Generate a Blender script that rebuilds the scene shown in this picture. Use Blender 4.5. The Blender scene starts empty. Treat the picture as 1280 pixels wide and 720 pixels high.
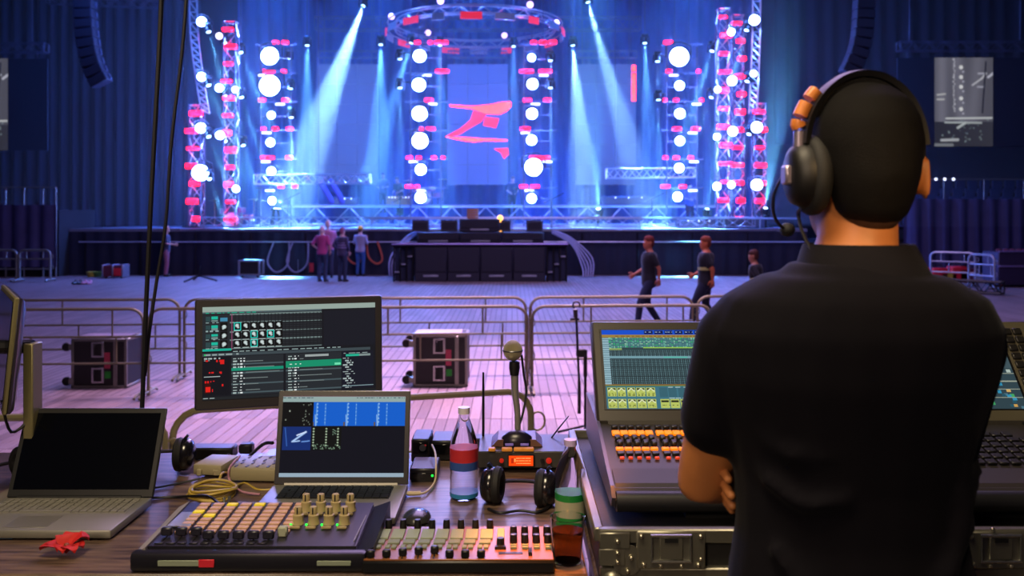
import bpy, bmesh, math, random
import numpy as np
from mathutils import Vector as V, Matrix

sc = bpy.context.scene
col = sc.collection
rad = math.radians
random.seed(7)
F, HY, ZC = 1100.0, 266.0, 2.2          # focal length in pixels, horizon row, camera height (m)

# ------------------------------------------------------------------ camera
cd = bpy.data.cameras.new('camera')
cam = bpy.data.objects.new('camera', cd); col.objects.link(cam)
cam.location = (0, 0, ZC); cam.rotation_euler = (rad(90), 0, 0)
cd.sensor_width = 36; cd.lens = 36 * F / 1280
cd.shift_y = -(360 - HY) / 1280
cd.clip_end = 200; cd.clip_start = .05
cd.dof.use_dof = True; cd.dof.focus_distance = 2.5; cd.dof.aperture_fstop = 4.6
sc.camera = cam
# ------------------------------------------------------------------ world and exposure
w = bpy.data.worlds.new('arena_darkness'); sc.world = w; w.use_nodes = True
w.node_tree.nodes['Background'].inputs[0].default_value = (.10, .13, .32, 1)
w.node_tree.nodes['Background'].inputs[1].default_value = .10
vs = sc.view_settings
vs.view_transform = 'Standard'; vs.look = 'None'; vs.exposure = 0.0; vs.gamma = 1; vs.use_curve_mapping = False
sc.cycles.use_denoising = True
sc.cycles.volume_bounces = 0; sc.cycles.max_bounces = 6; sc.cycles.diffuse_bounces = 2; sc.cycles.glossy_bounces = 3
sc.cycles.sample_clamp_indirect = 4


def lamp(name, kind, loc, target, energy, color, size=.3, angle=60, blend=.6, shape=None, sy=None):
    ld = bpy.data.lights.new(name, kind); ld.energy = energy; ld.color = color
    if kind == 'SPOT':
        ld.spot_size = rad(angle); ld.spot_blend = blend; ld.shadow_soft_size = size
    elif kind == 'AREA':
        ld.size = size
        if sy: ld.shape = 'RECTANGLE'; ld.size_y = sy
    else:
        ld.shadow_soft_size = size
    o = bpy.data.objects.new(name, ld); col.objects.link(o); o.location = loc
    if target is not None:
        o.rotation_euler = (V(target) - V(loc)).to_track_quat('-Z', 'Y').to_euler()
    return o


# ------------------------------------------------------------------ large lights of the hall and added fills
# rig lights hung high over the arena floor
lamp('floor_wash_lamp', 'AREA', (1.0, 17, 11.5), (1.0, 17, 0), 2400, (.74, .50, 1.0), 9, sy=14)
lamp('front_floor_lamp', 'SPOT', (1.0, 13, 11), (-.2, 10.5, 0), 17000, (1.0, .55, .82), .8, 58, 1)
lamp('left_floor_lamp', 'SPOT', (-6, 14, 11), (-4.8, 9, 0), 900, (.66, .50, 1.0), .8, 55, 1)
# added blue-violet spots without fixtures that rim the man and the desk
lamp('stage_rim_fill', 'SPOT', (-1.2, 30.2, 10.5), (0, 3, 1), 3200, (.42, .42, 1.0), 1.2, 70, .8)
lamp('stage_rim_fill_left', 'SPOT', (-9, 30.2, 8), (0, 2.2, 1.5), 2200, (.55, .42, 1.0), 1.0, 40, .8)
# added blue fill spots without fixtures: stage haze, side curtains and stands
for x in (-9.5, -5.5, -1.2, 3, 7):
    lamp('stage_blue_fill', 'SPOT', (x, 34.5, 13.6), (x, 37.5, 2), 19000, (.03, .17, 1.0), .5, 75, 1)
lamp('curtain_fill_left', 'SPOT', (-13, 27, 11), (-17, 36, 3), 1300, (.08, .20, 1.0), 1, 85, 1)
lamp('curtain_fill_right', 'SPOT', (12, 24, 11), (16, 34, 3), 900, (.10, .24, 1.0), 1, 90, 1)
# work lamp over the desk, then added warm fills for arm, neck and panel
lamp('desk_work_lamp', 'AREA', (-.5, .9, 4.4), (-.3, 2.2, 1.4), 80, (1.0, .80, .52), 1.0)
lamp('arm_fill', 'AREA', (-1.3, -1.6, 3.4), (.3, 1.6, 1.6), 52, (1.0, .76, .54), .7)
lamp('neck_fill', 'SPOT', (.9, -.9, 3.3), (.56, 1.36, 2.19), 230, (1.0, .62, .26), .1, 9, 1)
lamp('panel_orange_fill', 'SPOT', (.15, 2.1, 4.4), (.06, 1.92, 1.46), 1700, (1.0, .30, .04), .05, 8, .9)


# ------------------------------------------------------------------ helpers: materials
def hexc(h):
    h = h.lstrip('#'); c = [int(h[i:i + 2], 16) / 255 for i in (0, 2, 4)]
    return tuple(x / 12.92 if x <= .04045 else ((x + .055) / 1.055) ** 2.4 for x in c)


MATS = {}


def M(name, color='808080', rough=.5, metal=0, emit=None, es=0, bump=0, bscale=60, var=.12, vscale=8, trans=0, alpha=1, coat=0, sheen=0):
    if name in MATS: return MATS[name]
    m = bpy.data.materials.new(name); m.use_nodes = True
    nt = m.node_tree; b = nt.nodes['Principled BSDF']
    c = hexc(color) if isinstance(color, str) else color
    tc = nt.nodes.new('ShaderNodeTexCoord')
    if var and not trans:
        nz = nt.nodes.new('ShaderNodeTexNoise'); nz.inputs['Scale'].default_value = vscale; nz.inputs['Detail'].default_value = 4
        nt.links.new(tc.outputs['Object'], nz.inputs['Vector'])
        mx = nt.nodes.new('ShaderNodeMix'); mx.data_type = 'RGBA'
        mx.inputs[6].default_value = (*[x * (1 - var) for x in c], 1); mx.inputs[7].default_value = (*[min(1, x * (1 + var)) for x in c], 1)
        nt.links.new(nz.outputs['Fac'], mx.inputs[0]); nt.links.new(mx.outputs[2], b.inputs['Base Color'])
    else:
        b.inputs['Base Color'].default_value = (*c, 1)
    b.inputs['Roughness'].default_value = rough; b.inputs['Metallic'].default_value = metal
    if emit is not None:
        e = hexc(emit) if isinstance(emit, str) else emit
        b.inputs['Emission Color'].default_value = (*e, 1); b.inputs['Emission Strength'].default_value = es
    if trans: b.inputs['Transmission Weight'].default_value = trans; b.inputs['IOR'].default_value = 1.33
    if coat: b.inputs['Coat Weight'].default_value = coat
    if sheen: b.inputs['Sheen Weight'].default_value = sheen; b.inputs['Sheen Roughness'].default_value = .4
    if bump:
        n2 = nt.nodes.new('ShaderNodeTexNoise'); n2.inputs['Scale'].default_value = bscale; n2.inputs['Detail'].default_value = 3
        bp = nt.nodes.new('ShaderNodeBump'); bp.inputs['Strength'].default_value = bump; bp.inputs['Distance'].default_value = .01
        nt.links.new(tc.outputs['Object'], n2.inputs['Vector']); nt.links.new(n2.outputs['Fac'], bp.inputs['Height'])
        nt.links.new(bp.outputs['Normal'], b.inputs['Normal'])
    MATS[name] = m
    return m


# ------------------------------------------------------------------ helpers: objects
def P(px, py, Y):
    """the point of the place that stands at depth Y behind a measured direction"""
    return V(((px - 640) * Y / F, Y, ZC - (py - HY) * Y / F))


def wm(o):
    if o.parent is None: return o.matrix_basis.copy()
    return wm(o.parent) @ o.matrix_parent_inverse @ o.matrix_basis


def put(o, parent):
    o.parent = parent; o.matrix_parent_inverse = wm(parent).inverted()


def tag(o, label=None, cat=None, group=None, kind=None):
    if label: o['label'] = label
    if cat: o['category'] = cat
    if group: o['group'] = group
    if kind: o['kind'] = kind
    return o


def thing(name, label, cat, loc=(0, 0, 0), group=None):
    o = bpy.data.objects.new(name, None); col.objects.link(o); o.location = loc; o.empty_display_size = .1
    return tag(o, label, cat, group)


def mesh_obj(name, me, mat, parent=None):
    """link a mesh given in world coordinates; its origin goes to its base (thing) or middle (part)"""
    n = len(me.vertices); a = np.empty(n * 3, 'f'); me.vertices.foreach_get('co', a); a = a.reshape(-1, 3)
    lo, hi = a.min(0), a.max(0); c = (lo + hi) / 2
    if parent is None: c[2] = lo[2]
    a -= c; me.vertices.foreach_set('co', a.ravel()); me.update()
    o = bpy.data.objects.new(name, me); col.objects.link(o); o.location = [float(x) for x in c]
    if mat is not None: me.materials.append(mat)
    if parent is not None: put(o, parent)
    return o


def dup(root, loc=None, rot=None, label=None, group=None, scale=None):
    r = root.copy(); col.objects.link(r)
    for ch in list(root.children):
        c = ch.copy(); col.objects.link(c); c.parent = r
        for g in list(ch.children):
            d = g.copy(); col.objects.link(d); d.parent = c
    if loc is not None: r.location = loc
    if rot is not None: r.rotation_euler = rot
    if scale is not None: r.scale = scale
    if label: r['label'] = label
    if group: r['group'] = group
    return r


def part_copy(o, off):
    """one more of a like piece under the same parent, sharing its mesh"""
    c = o.copy(); col.objects.link(c); c.location = V(o.location) + V(off)
    return c


_boxes = {}


class MB:
    def __init__(s): s.v = []; s.f = []

    def add(s, vs, fs, mtx=None):
        k = len(s.v)
        s.v += [tuple(mtx @ V(p)) for p in vs] if mtx is not None else [tuple(p) for p in vs]
        s.f += [tuple(i + k for i in f) for f in fs]
        return s

    def box(s, c, size, rz=0, bev=0, mtx=None, seg=1):
        x, y, z = [d / 2 for d in size]
        T = Matrix.Translation(c) @ (Matrix.Rotation(rz, 4, 'Z') if rz else Matrix()) if mtx is None else mtx @ Matrix.Translation(c)
        if not bev:
            vs = [(-x, -y, -z), (x, -y, -z), (x, y, -z), (-x, y, -z), (-x, -y, z), (x, -y, z), (x, y, z), (-x, y, z)]
            return s.add(vs, [(0, 3, 2, 1), (4, 5, 6, 7), (0, 1, 5, 4), (1, 2, 6, 5), (2, 3, 7, 6), (3, 0, 4, 7)], T)
        key = (round(x, 5), round(y, 5), round(z, 5), bev, seg)
        if key not in _boxes:
            bm = bmesh.new(); bmesh.ops.create_cube(bm, size=1)
            for q in bm.verts: q.co = (q.co.x * 2 * x, q.co.y * 2 * y, q.co.z * 2 * z)
            bmesh.ops.bevel(bm, geom=bm.edges[:], offset=bev, segments=seg, affect='EDGES', profile=.5)
            bm.verts.index_update()
            _boxes[key] = ([tuple(q.co) for q in bm.verts], [tuple(q.index for q in f.verts) for f in bm.faces]); bm.free()
        return s.add(*_boxes[key], T)

    def ring_loft(s, rings, closed=False, cap=True):
        n = len(rings[0]); k = len(s.v)
        for r in rings: s.v += [tuple(p) for p in r]
        m = len(rings)
        for i in range(m if closed else m - 1):
            a = k + i * n; b = k + ((i + 1) % m) * n
            for j in range(n):
                s.f.append((a + j, a + (j + 1) % n, b + (j + 1) % n, b + j))
        if cap and not closed:
            s.f.append(tuple(k + j for j in range(n))[::-1]); s.f.append(tuple(k + (m - 1) * n + j for j in range(n)))
        return s

    def tube(s, pts, r, n=8, closed=False, flat=1.0):
        pts = [V(p) for p in pts]; m = len(pts)
        rs = r if isinstance(r, (list, tuple)) else [r] * m
        t0 = None; rings = []; u = None
        for i in range(m):
            if closed: t = (pts[(i + 1) % m] - pts[i - 1])
            else: t = (pts[min(i + 1, m - 1)] - pts[max(i - 1, 0)])
            t.normalize()
            if u is None:
                a = V((0, 0, 1)) if abs(t.z) < .9 else V((0, 1, 0))
                u = t.cross(a).normalized()
            else:
                u = (u - t * u.dot(t)).normalized()
            v = t.cross(u)
            rings.append([pts[i] + (u * math.cos(q) + v * math.sin(q) * flat) * rs[i] for q in [2 * math.pi * j / n for j in range(n)]])
        return s.ring_loft(rings, closed)

    def lathe(s, prof, c=(0, 0, 0), n=20, mtx=None):
        T = Matrix.Translation(c) if mtx is None else mtx
        rings = [[T @ V((r * math.cos(2 * math.pi * j / n), r * math.sin(2 * math.pi * j / n), z)) for j in range(n)] for r, z in prof]
        return s.ring_loft(rings)

    def ball(s, c, r, n=12, mtx=None):
        rx, ry, rz = (r, r, r) if not isinstance(r, (tuple, list)) else r
        T = Matrix.Translation(c) if mtx is None else mtx @ Matrix.Translation(c)
        rings = []
        h = max(4, n // 2 + 1)
        for i in range(h + 1):
            a = -math.pi / 2 + math.pi * i / h; q = max(math.cos(a), .02)
            rings.append([T @ V((rx * q * math.cos(2 * math.pi * j / n), ry * q * math.sin(2 * math.pi * j / n), rz * math.sin(a))) for j in range(n)])
        return s.ring_loft(rings)

    def prism(s, poly, z0, z1, mtx=None):
        """poly in (x, y), extruded along z"""
        T = mtx if mtx is not None else Matrix()
        return s.ring_loft([[T @ V((x, y, z)) for x, y in poly] for z in (z0, z1)])

    def mesh(s, name):
        me = bpy.data.meshes.new(name); me.from_pydata(s.v, [], s.f); me.update()
        bm = bmesh.new(); bm.from_mesh(me); bmesh.ops.recalc_face_normals(bm, faces=bm.faces[:]); bm.to_mesh(me); bm.free()
        return me

    def build(s, name, mat, parent=None, smooth=True, ang=40, kind=None, label=None):
        me = s.mesh(name)
        if smooth:
            me.shade_smooth(); me.set_sharp_from_angle(angle=rad(ang))
        o = mesh_obj(name, me, mat, parent)
        return tag(o, label, None, None, kind)


def solo(name, mb, mat, label, cat, group=None, **k):
    return tag(mb.build(name, mat, None, **k), label, cat, group)


def frame_mtx(o, x, y, z):
    """matrix with origin o and the given axes"""
    m = Matrix.Identity(4)
    for i, a in enumerate((V(x).normalized(), V(y).normalized(), V(z).normalized())):
        for j in range(3): m[j][i] = a[j]
    m.translation = V(o)
    return m


def arc(c, r, a0, a1, n, plane='xz'):
    out = []
    for i in range(n + 1):
        a = rad(a0 + (a1 - a0) * i / n); p, q = r * math.cos(a), r * math.sin(a)
        d = {'xz': (p, 0, q), 'xy': (p, q, 0), 'yz': (0, p, q)}[plane]
        out.append(V(c) + V(d))
    return out


def smooth_path(pts, k=5):
    """Catmull-Rom through the points"""
    pts = [V(p) for p in pts]; out = []
    for i in range(len(pts) - 1):
        a, b, c, d = pts[max(i - 1, 0)], pts[i], pts[i + 1], pts[min(i + 2, len(pts) - 1)]
        for j in range(k):
            t = j / k
            out.append(.5 * ((2 * b) + (c - a) * t + (2 * a - 5 * b + 4 * c - d) * t * t + (3 * b - a - 3 * c + d) * t ** 3))
    out.append(pts[-1])
    return out


class Paint:
    """a picture painted cell by cell for a lit display"""
    def __init__(s, w, h, c='000000'): s.w, s.h = w, h; s.a = np.zeros((h, w, 3), 'f'); s.a[:] = hexc(c)
    def r(s, x0, y0, x1, y1, c):
        x0, x1, y0, y1 = [int(round(q)) for q in (x0 * s.w, x1 * s.w, y0 * s.h, y1 * s.h)]
        s.a[max(0, y0):max(y1, y0 + 1), max(0, x0):max(x1, x0 + 1)] = hexc(c) if isinstance(c, str) else c
        return s
    def line(s, x0, y0, x1, y1, wd, c):
        yy, xx = np.mgrid[0:s.h, 0:s.w]; xx = (xx + .5) / s.w; yy = (yy + .5) / s.h
        dx, dy = x1 - x0, y1 - y0; L = dx * dx + dy * dy + 1e-9
        t = np.clip(((xx - x0) * dx + (yy - y0) * dy) / L, 0, 1)
        d = np.hypot((xx - x0 - t * dx) * s.w, (yy - y0 - t * dy) * s.h)
        k = np.clip(wd - d + .5, 0, 1)[..., None]; s.a = s.a * (1 - k) + np.array(hexc(c), 'f') * k
    def dot(s, x, y, rr, c): s.line(x, y, x + 1e-4, y, rr, c)
    def dashes(s, x0, x1, y, c, rng, lo=.01, hi=.04, hgt=.012):
        x = x0
        while x < x1:
            l = rng.uniform(lo, hi); s.r(x, y, min(x + l, x1), y + hgt, c); x += l + rng.uniform(.006, .02)


def emitter(name, strength):
    if name in MATS: return MATS[name]
    m = bpy.data.materials.new(name); m.use_nodes = True; nt = m.node_tree
    b = nt.nodes['Principled BSDF']; at = nt.nodes.new('ShaderNodeVertexColor'); at.layer_name = 'Col'
    b.inputs['Base Color'].default_value = (.01, .01, .012, 1); b.inputs['Roughness'].default_value = .5; b.inputs['Specular IOR Level'].default_value = 0
    nt.links.new(at.outputs['Color'], b.inputs['Emission Color']); b.inputs['Emission Strength'].default_value = strength
    MATS[name] = m
    return m


def display(name, p, tl, tr, bl, mat, parent):
    """the lit face of a screen: one sheet whose cells carry the picture"""
    tl, tr, bl = V(tl), V(tr), V(bl); h, w = p.h, p.w
    U = np.array((tr - tl)[:]); D = np.array((bl - tl)[:]); O = np.array(tl[:])
    gy, gx = np.mgrid[0:h + 1, 0:w + 1]
    co = (O + gx[..., None] / w * U + gy[..., None] / h * D).reshape(-1, 3)
    i = (np.arange(h)[:, None] * (w + 1) + np.arange(w)[None]).ravel()
    q = np.stack([i, i + w + 1, i + w + 2, i + 1], 1).astype('i')
    me = bpy.data.meshes.new(name); me.vertices.add(len(co)); me.vertices.foreach_set('co', co.astype('f').ravel())
    me.loops.add(len(q) * 4); me.loops.foreach_set('vertex_index', q.ravel())
    me.polygons.add(len(q)); me.polygons.foreach_set('loop_start', np.arange(len(q), dtype='i') * 4)
    me.update(calc_edges=True)
    at = me.color_attributes.new('Col', 'FLOAT_COLOR', 'CORNER')
    c = np.ones((len(q), 4, 4), 'f'); c[:, :, :3] = p.a.reshape(-1, 1, 3)
    at.data.foreach_set('color', c.ravel())
    return mesh_obj(name, me, mat, parent)

# ================================================================== SETTING
m_floor = M('floor_boards_far', '8d8088', .62, var=0)
m_floor.node_tree.nodes['Principled BSDF'].inputs['Specular IOR Level'].default_value = .3
nt = m_floor.node_tree; b = nt.nodes['Principled BSDF']
tc = nt.nodes.new('ShaderNodeTexCoord'); mp = nt.nodes.new('ShaderNodeMapping'); mp.inputs['Rotation'].default_value = (0, 0, rad(90))
br = nt.nodes.new('ShaderNodeTexBrick'); br.offset = 0; br.inputs['Scale'].default_value = 1
br.inputs['Brick Width'].default_value = 1.2; br.inputs['Row Height'].default_value = .115; br.inputs['Mortar Size'].default_value = .008
br.inputs['Color1'].default_value = (*hexc('9a8a90'), 1); br.inputs['Color2'].default_value = (*hexc('84767c'), 1); br.inputs['Mortar'].default_value = (*hexc('4a4048'), 1)
nt.links.new(tc.outputs['Object'], mp.inputs['Vector']); nt.links.new(mp.outputs['Vector'], br.inputs['Vector'])
wn = nt.nodes.new('ShaderNodeTexNoise'); wn.inputs['Scale'].default_value = .6; wn.inputs['Detail'].default_value = 5
nt.links.new(tc.outputs['Object'], wn.inputs['Vector'])
mx = nt.nodes.new('ShaderNodeMix'); mx.data_type = 'RGBA'; mx.blend_type = 'MULTIPLY'; mx.inputs[0].default_value = .55
nt.links.new(br.outputs['Color'], mx.inputs[6]); nt.links.new(wn.outputs['Fac'], mx.inputs[7]); nt.links.new(mx.outputs[2], b.inputs['Base Color'])

m_board = bpy.data.materials.new('floor_board_wood'); m_board.use_nodes = True
nt = m_board.node_tree; b = nt.nodes['Principled BSDF']; b.inputs['Roughness'].default_value = .6; b.inputs['Specular IOR Level'].default_value = .35
oi = nt.nodes.new('ShaderNodeObjectInfo'); cr = nt.nodes.new('ShaderNodeValToRGB')
cr.color_ramp.elements[0].color = (*hexc('74666c'), 1); cr.color_ramp.elements[1].color = (*hexc('9c8b90'), 1)
nt.links.new(oi.outputs['Random'], cr.inputs[0])
tc = nt.nodes.new('ShaderNodeTexCoord'); mp = nt.nodes.new('ShaderNodeMapping'); mp.inputs['Scale'].default_value = (30, 2, 1)
wn = nt.nodes.new('ShaderNodeTexNoise'); wn.inputs['Scale'].default_value = 2
nt.links.new(tc.outputs['Object'], mp.inputs[0]); nt.links.new(mp.outputs[0], wn.inputs['Vector'])
mx = nt.nodes.new('ShaderNodeMix'); mx.data_type = 'RGBA'; mx.blend_type = 'MULTIPLY'; mx.inputs[0].default_value = .5
nt.links.new(cr.outputs[0], mx.inputs[6]); nt.links.new(wn.outputs['Fac'], mx.inputs[7]); nt.links.new(mx.outputs[2], b.inputs['Base Color'])

BY0, BY1 = 7.0, 10.6
fl = MB()
for x0, x1, y0, y1, z in ((-26, 26, BY1, 44, 0), (-26, -6.9, -4, BY1, 0), (2.53, 26, -4, BY1, 0), (-6.9, 2.53, -4, BY0, 0), (-6.9, 2.53, BY0, BY1, -.012)):
    fl.add([(x0, y0, z), (x1, y0, z), (x1, y1, z), (x0, y1, z)], [(0, 1, 2, 3)])
for x0, y0, x1, y1 in ((-6.9, BY0, 2.53, BY0), (2.53, BY0, 2.53, BY1), (2.53, BY1, -6.9, BY1), (-6.9, BY1, -6.9, BY0)):
    fl.add([(x0, y0, -.012), (x1, y1, -.012), (x1, y1, 0), (x0, y0, 0)], [(0, 1, 2, 3)])
floor = tag(fl.build('floor', m_floor, smooth=False), kind='structure')
bd = MB().box((0, 0, 0), (.108, 1.19, .011), bev=.0025).build('floor_board', m_board, floor, ang=20)
bd.location = (0, 0, -50)
k = 0
for j in range(3):
    for i in range(82):
        x = -6.84 + i * .115; y = BY0 + .6 + j * 1.2
        o = bd if k == 0 else bd.copy()
        if k: col.objects.link(o)
        k += 1
        o.matrix_parent_inverse = wm(floor).inverted()
        o.location = (x, y, -.0055 + random.uniform(-.001, .0015))
m_riser = M('riser_black', '17161a', .7, var=.3, bump=.3)
tag(MB().box((0, .0, .625), (9, 6.4, .05), bev=.005).box((0, -.1, .3), (8.8, 6.0, .6)).build('floor_riser', m_riser), kind='structure')
m_dark = M('hall_dark', '10131c', .9, var=.3)
tag(MB().box((0, 19, 15), (54, 50, .3)).build('ceiling', m_dark), kind='structure')
tag(MB().box((-26, 19, 7.5), (.3, 50, 15)).build('wall_left', m_dark), kind='structure')
tag(MB().box((26, 19, 7.5), (.3, 50, 15)).build('wall_right', m_dark), kind='structure')
tag(MB().box((0, 44, 7.5), (54, .3, 15)).build('wall_back', m_dark), kind='structure')
tag(MB().box((0, -4.5, 7.5), (54, .3, 15)).build('wall_front', m_dark), kind='structure')


def curtain(name, x0, x1, Y, z0, z1, mat, label, amp=.12, wl=.55, y1=None, group=None, seed=1):
    rng = random.Random(seed); n = int(abs(x1 - x0) / wl * 8); y1 = Y if y1 is None else y1
    ph = 0; top = []; bot = []
    for i in range(n + 1):
        t = i / n; ph += 2 * math.pi / 8 * rng.uniform(.6, 1.4)
        x = x0 + (x1 - x0) * t; y = Y + (y1 - Y) * t
        top.append((x, y + amp * .5 * math.sin(ph), z1)); bot.append((x + rng.uniform(-.02, .02), y + amp * math.sin(ph) + rng.uniform(-.02, .02), z0))
    mb = MB(); m = n + 1
    mid = [tuple((V(a) * .5 + V(c) * .5)) for a, c in zip(top, bot)]
    vs = top + mid + bot
    mb.add(vs, [(r * m + i, r * m + i + 1, (r + 1) * m + i + 1, (r + 1) * m + i) for r in range(2) for i in range(n)])
    o = mb.build(name, mat, ang=80)
    return tag(o, label, 'curtain', group)


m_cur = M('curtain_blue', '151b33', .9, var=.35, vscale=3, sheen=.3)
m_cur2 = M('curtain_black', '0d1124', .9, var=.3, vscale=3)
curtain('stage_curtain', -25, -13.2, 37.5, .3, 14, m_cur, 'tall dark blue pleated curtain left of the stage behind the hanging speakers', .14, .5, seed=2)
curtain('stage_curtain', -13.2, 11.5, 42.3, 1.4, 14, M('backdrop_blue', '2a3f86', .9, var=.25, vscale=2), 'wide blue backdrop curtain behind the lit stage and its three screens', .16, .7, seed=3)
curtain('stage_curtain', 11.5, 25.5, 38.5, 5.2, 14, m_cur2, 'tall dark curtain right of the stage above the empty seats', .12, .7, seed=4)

# ================================================================== STAGE
m_deck = M('stage_deck_grey', '6f7486', .35, var=.3, vscale=2)
m_skirt = M('stage_skirt_cloth', '141a33', .85, var=.25, vscale=3)
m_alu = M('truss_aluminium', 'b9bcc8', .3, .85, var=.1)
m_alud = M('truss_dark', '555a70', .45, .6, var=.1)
m_blk = M('black_plastic', '0d0d10', .45, var=.2)
m_blkm = M('black_metal', '121217', .38, .5, var=.2)
m_grey = M('grey_metal', '6d6e75', .35, .8)
m_red = M('red_lamp_glow', 'ff1030', .4, emit='ff0818', es=9, var=0)
m_redbox = M('red_paint', '9c1a22', .5)
m_white = M('white_light_bar', 'dfe2ff', .4, emit='c8d2ff', es=2.5, var=0)

stage = thing('stage', 'long black stage with blue cloth skirt across the hall', 'stage', (-2.8, 31, 0))
MB().box((-2.75, 36.6, 1.59), (26.3, 11.2, .1)).build('deck', m_deck, stage, smooth=False)
sk = MB(); n = 240; xs = [-15.9 + 26.3 * i / n for i in range(n + 1)]
vs = [(x, 31 + .035 * math.sin(i * 1.35), z) for z in (0, 1.54) for i, x in enumerate(xs)]
sk.add(vs, [(i, i + 1, n + 1 + i + 1, n + 1 + i) for i in range(n)]).build('skirt', m_skirt, stage, ang=80)
MB().tube([(-15.2, 30.88, 1.18), (10.3, 30.88, 1.18)], .022, 6).build('rail', M('rail_pale', 'c9cbe0', .35, .6), stage)
for i in range(14):
    MB().tube([(-15 + i * 1.94, 30.93, 0), (-15 + i * 1.94, 30.93, 1.5)], .02, 5).build('rail_post', m_blkm, stage)
MB().box((-1.2, 30.99, 1.60), (21, .05, .09), bev=.01).build('edge_strip', m_alu, stage)


def truss_geo(p0, p1, size, bays, side=None, r=.026, tri=False):
    """box truss: returns (list of chord MBs, lacing MB)"""
    p0, p1 = V(p0), V(p1); d = (p1 - p0).normalized()
    s1 = V(side).normalized() if side else (V((0, 0, 1)) if abs(d.z) < .9 else V((1, 0, 0)))
    s2 = d.cross(s1).normalized(); h = size / 2
    cor = [s1 * h + s2 * h, s1 * h - s2 * h, -s1 * h - s2 * h, -s1 * h + s2 * h]
    chords = [MB().tube([p0 + c, p1 + c], r, 6) for c in cor]
    lac = MB(); L = (p1 - p0)
    for i in range(bays + 1):
        q = p0 + L * (i / bays)
        if i in (0, bays):
            for a in range(4): lac.tube([q + cor[a], q + cor[(a + 1) % 4]], r * .7, 4)
    for i in range(bays):
        q0 = p0 + L * (i / bays); q1 = p0 + L * ((i + 1) / bays)
        for a in range(4):
            c0, c1 = cor[a], cor[(a + 1) % 4]
            if i % 2: c0, c1 = c1, c0
            lac.tube([q0 + c0, q1 + c1], r * .6, 4)
    return chords, lac


def truss(name, label, p0, p1, size, bays, mat, cat='truss', r=.026, group=None, hang=None):
    t = thing(name, label, cat, (V(p0) + V(p1)) / 2 - V((0, 0, size / 2)), group)
    ch, lac = truss_geo(p0, p1, size, bays, r=r)
    for c in ch: c.build('chord', mat, t)
    lac.build('lacing', mat, t, kind='stuff')
    for x, z1 in hang or []:
        a = V(p0).lerp(V(p1), x); a.z += size / 2
        MB().tube([a, (a.x, a.y, z1)], .018, 5).build('hanging_cable', m_alud, t)
    return t


truss('stage_truss', 'long low aluminium truss lying along the front edge of the stage', P(252, 277.5, 31.6), P(942, 277.5, 31.6), .33, 40, m_alu, r=.022)
truss('stage_truss', 'bright horizontal truss over the stage left of the red graphic', P(319, 224.5, 33), P(463, 223.5, 33), .34, 14, m_alu, r=.03, hang=[(.55, 14)])
truss('stage_truss', 'bright horizontal truss over the stage right of the red graphic', P(758, 217, 33.95), P(868, 216, 33.95), .36, 12, m_alu, r=.03, hang=[(.1, 14)])
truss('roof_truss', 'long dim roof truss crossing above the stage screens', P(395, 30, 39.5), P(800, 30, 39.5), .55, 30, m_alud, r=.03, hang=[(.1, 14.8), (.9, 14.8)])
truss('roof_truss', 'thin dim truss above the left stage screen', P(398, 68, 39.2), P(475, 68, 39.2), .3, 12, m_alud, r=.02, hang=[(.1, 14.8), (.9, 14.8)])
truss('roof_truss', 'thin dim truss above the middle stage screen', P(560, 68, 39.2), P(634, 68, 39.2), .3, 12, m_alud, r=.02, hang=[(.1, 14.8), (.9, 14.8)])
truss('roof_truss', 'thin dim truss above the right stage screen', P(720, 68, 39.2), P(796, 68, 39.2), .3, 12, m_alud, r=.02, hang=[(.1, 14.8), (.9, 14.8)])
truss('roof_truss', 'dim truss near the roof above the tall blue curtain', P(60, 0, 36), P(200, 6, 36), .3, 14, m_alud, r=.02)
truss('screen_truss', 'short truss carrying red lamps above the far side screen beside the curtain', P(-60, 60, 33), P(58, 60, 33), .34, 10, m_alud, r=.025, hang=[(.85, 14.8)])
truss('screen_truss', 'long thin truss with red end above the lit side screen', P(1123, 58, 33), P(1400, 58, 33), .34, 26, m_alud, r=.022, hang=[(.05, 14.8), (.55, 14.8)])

# band riser: a raised deck on triangular bracing behind the performers' area
t = thing('band_riser', 'raised band platform on zigzag aluminium bracing at the back of the stage', 'platform', (-2, 36.5, 1.64))
x0, x1 = P(352, 0, 36).x, P(905, 0, 36).x
MB().box(((x0 + x1) / 2, 37.3, 2.5), (x1 - x0, 2.6, .07)).build('deck', m_deck, t, smooth=False)
MB().tube([(x0, 36, 2.44), (x1, 36, 2.44)], .035, 6).build('chord', m_alu, t)
MB().tube([(x0, 36, 1.72), (x1, 36, 1.72)], .035, 6).build('chord', m_alu, t)
n = 26
for i in range(n):
    a = x0 + (x1 - x0) * i / n; c = x0 + (x1 - x0) * (i + 1) / n
    MB().tube([(a, 36, 1.72 if i % 2 else 2.44), (c, 36, 2.44 if i % 2 else 1.72)], .026, 5).build('brace', m_alu, t)
MB().tube([(P(460, 0, 31.2).x, 31.2, 2.02), (P(722, 0, 31.2).x, 31.2, 2.02)], .04, 6)
hr = thing('stage_handrail', 'pale straight handrail above the middle of the stage front', 'handrail', (-1.4, 31.2, 1.64))
MB().tube([(P(462, 0, 31.25).x, 31.25, 2.0), (P(1000, 0, 31.25).x, 31.25, 2.0)], .035, 6).build('rail', m_alu, hr)
for px in (465, 520, 572, 640, 690, 745, 800, 850, 905, 950):
    MB().tube([(P(px, 0, 31.25).x, 31.25, 1.64), (P(px, 0, 31.25).x, 31.25, 2.0)], .025, 5).build('post', m_alu, hr)

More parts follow.
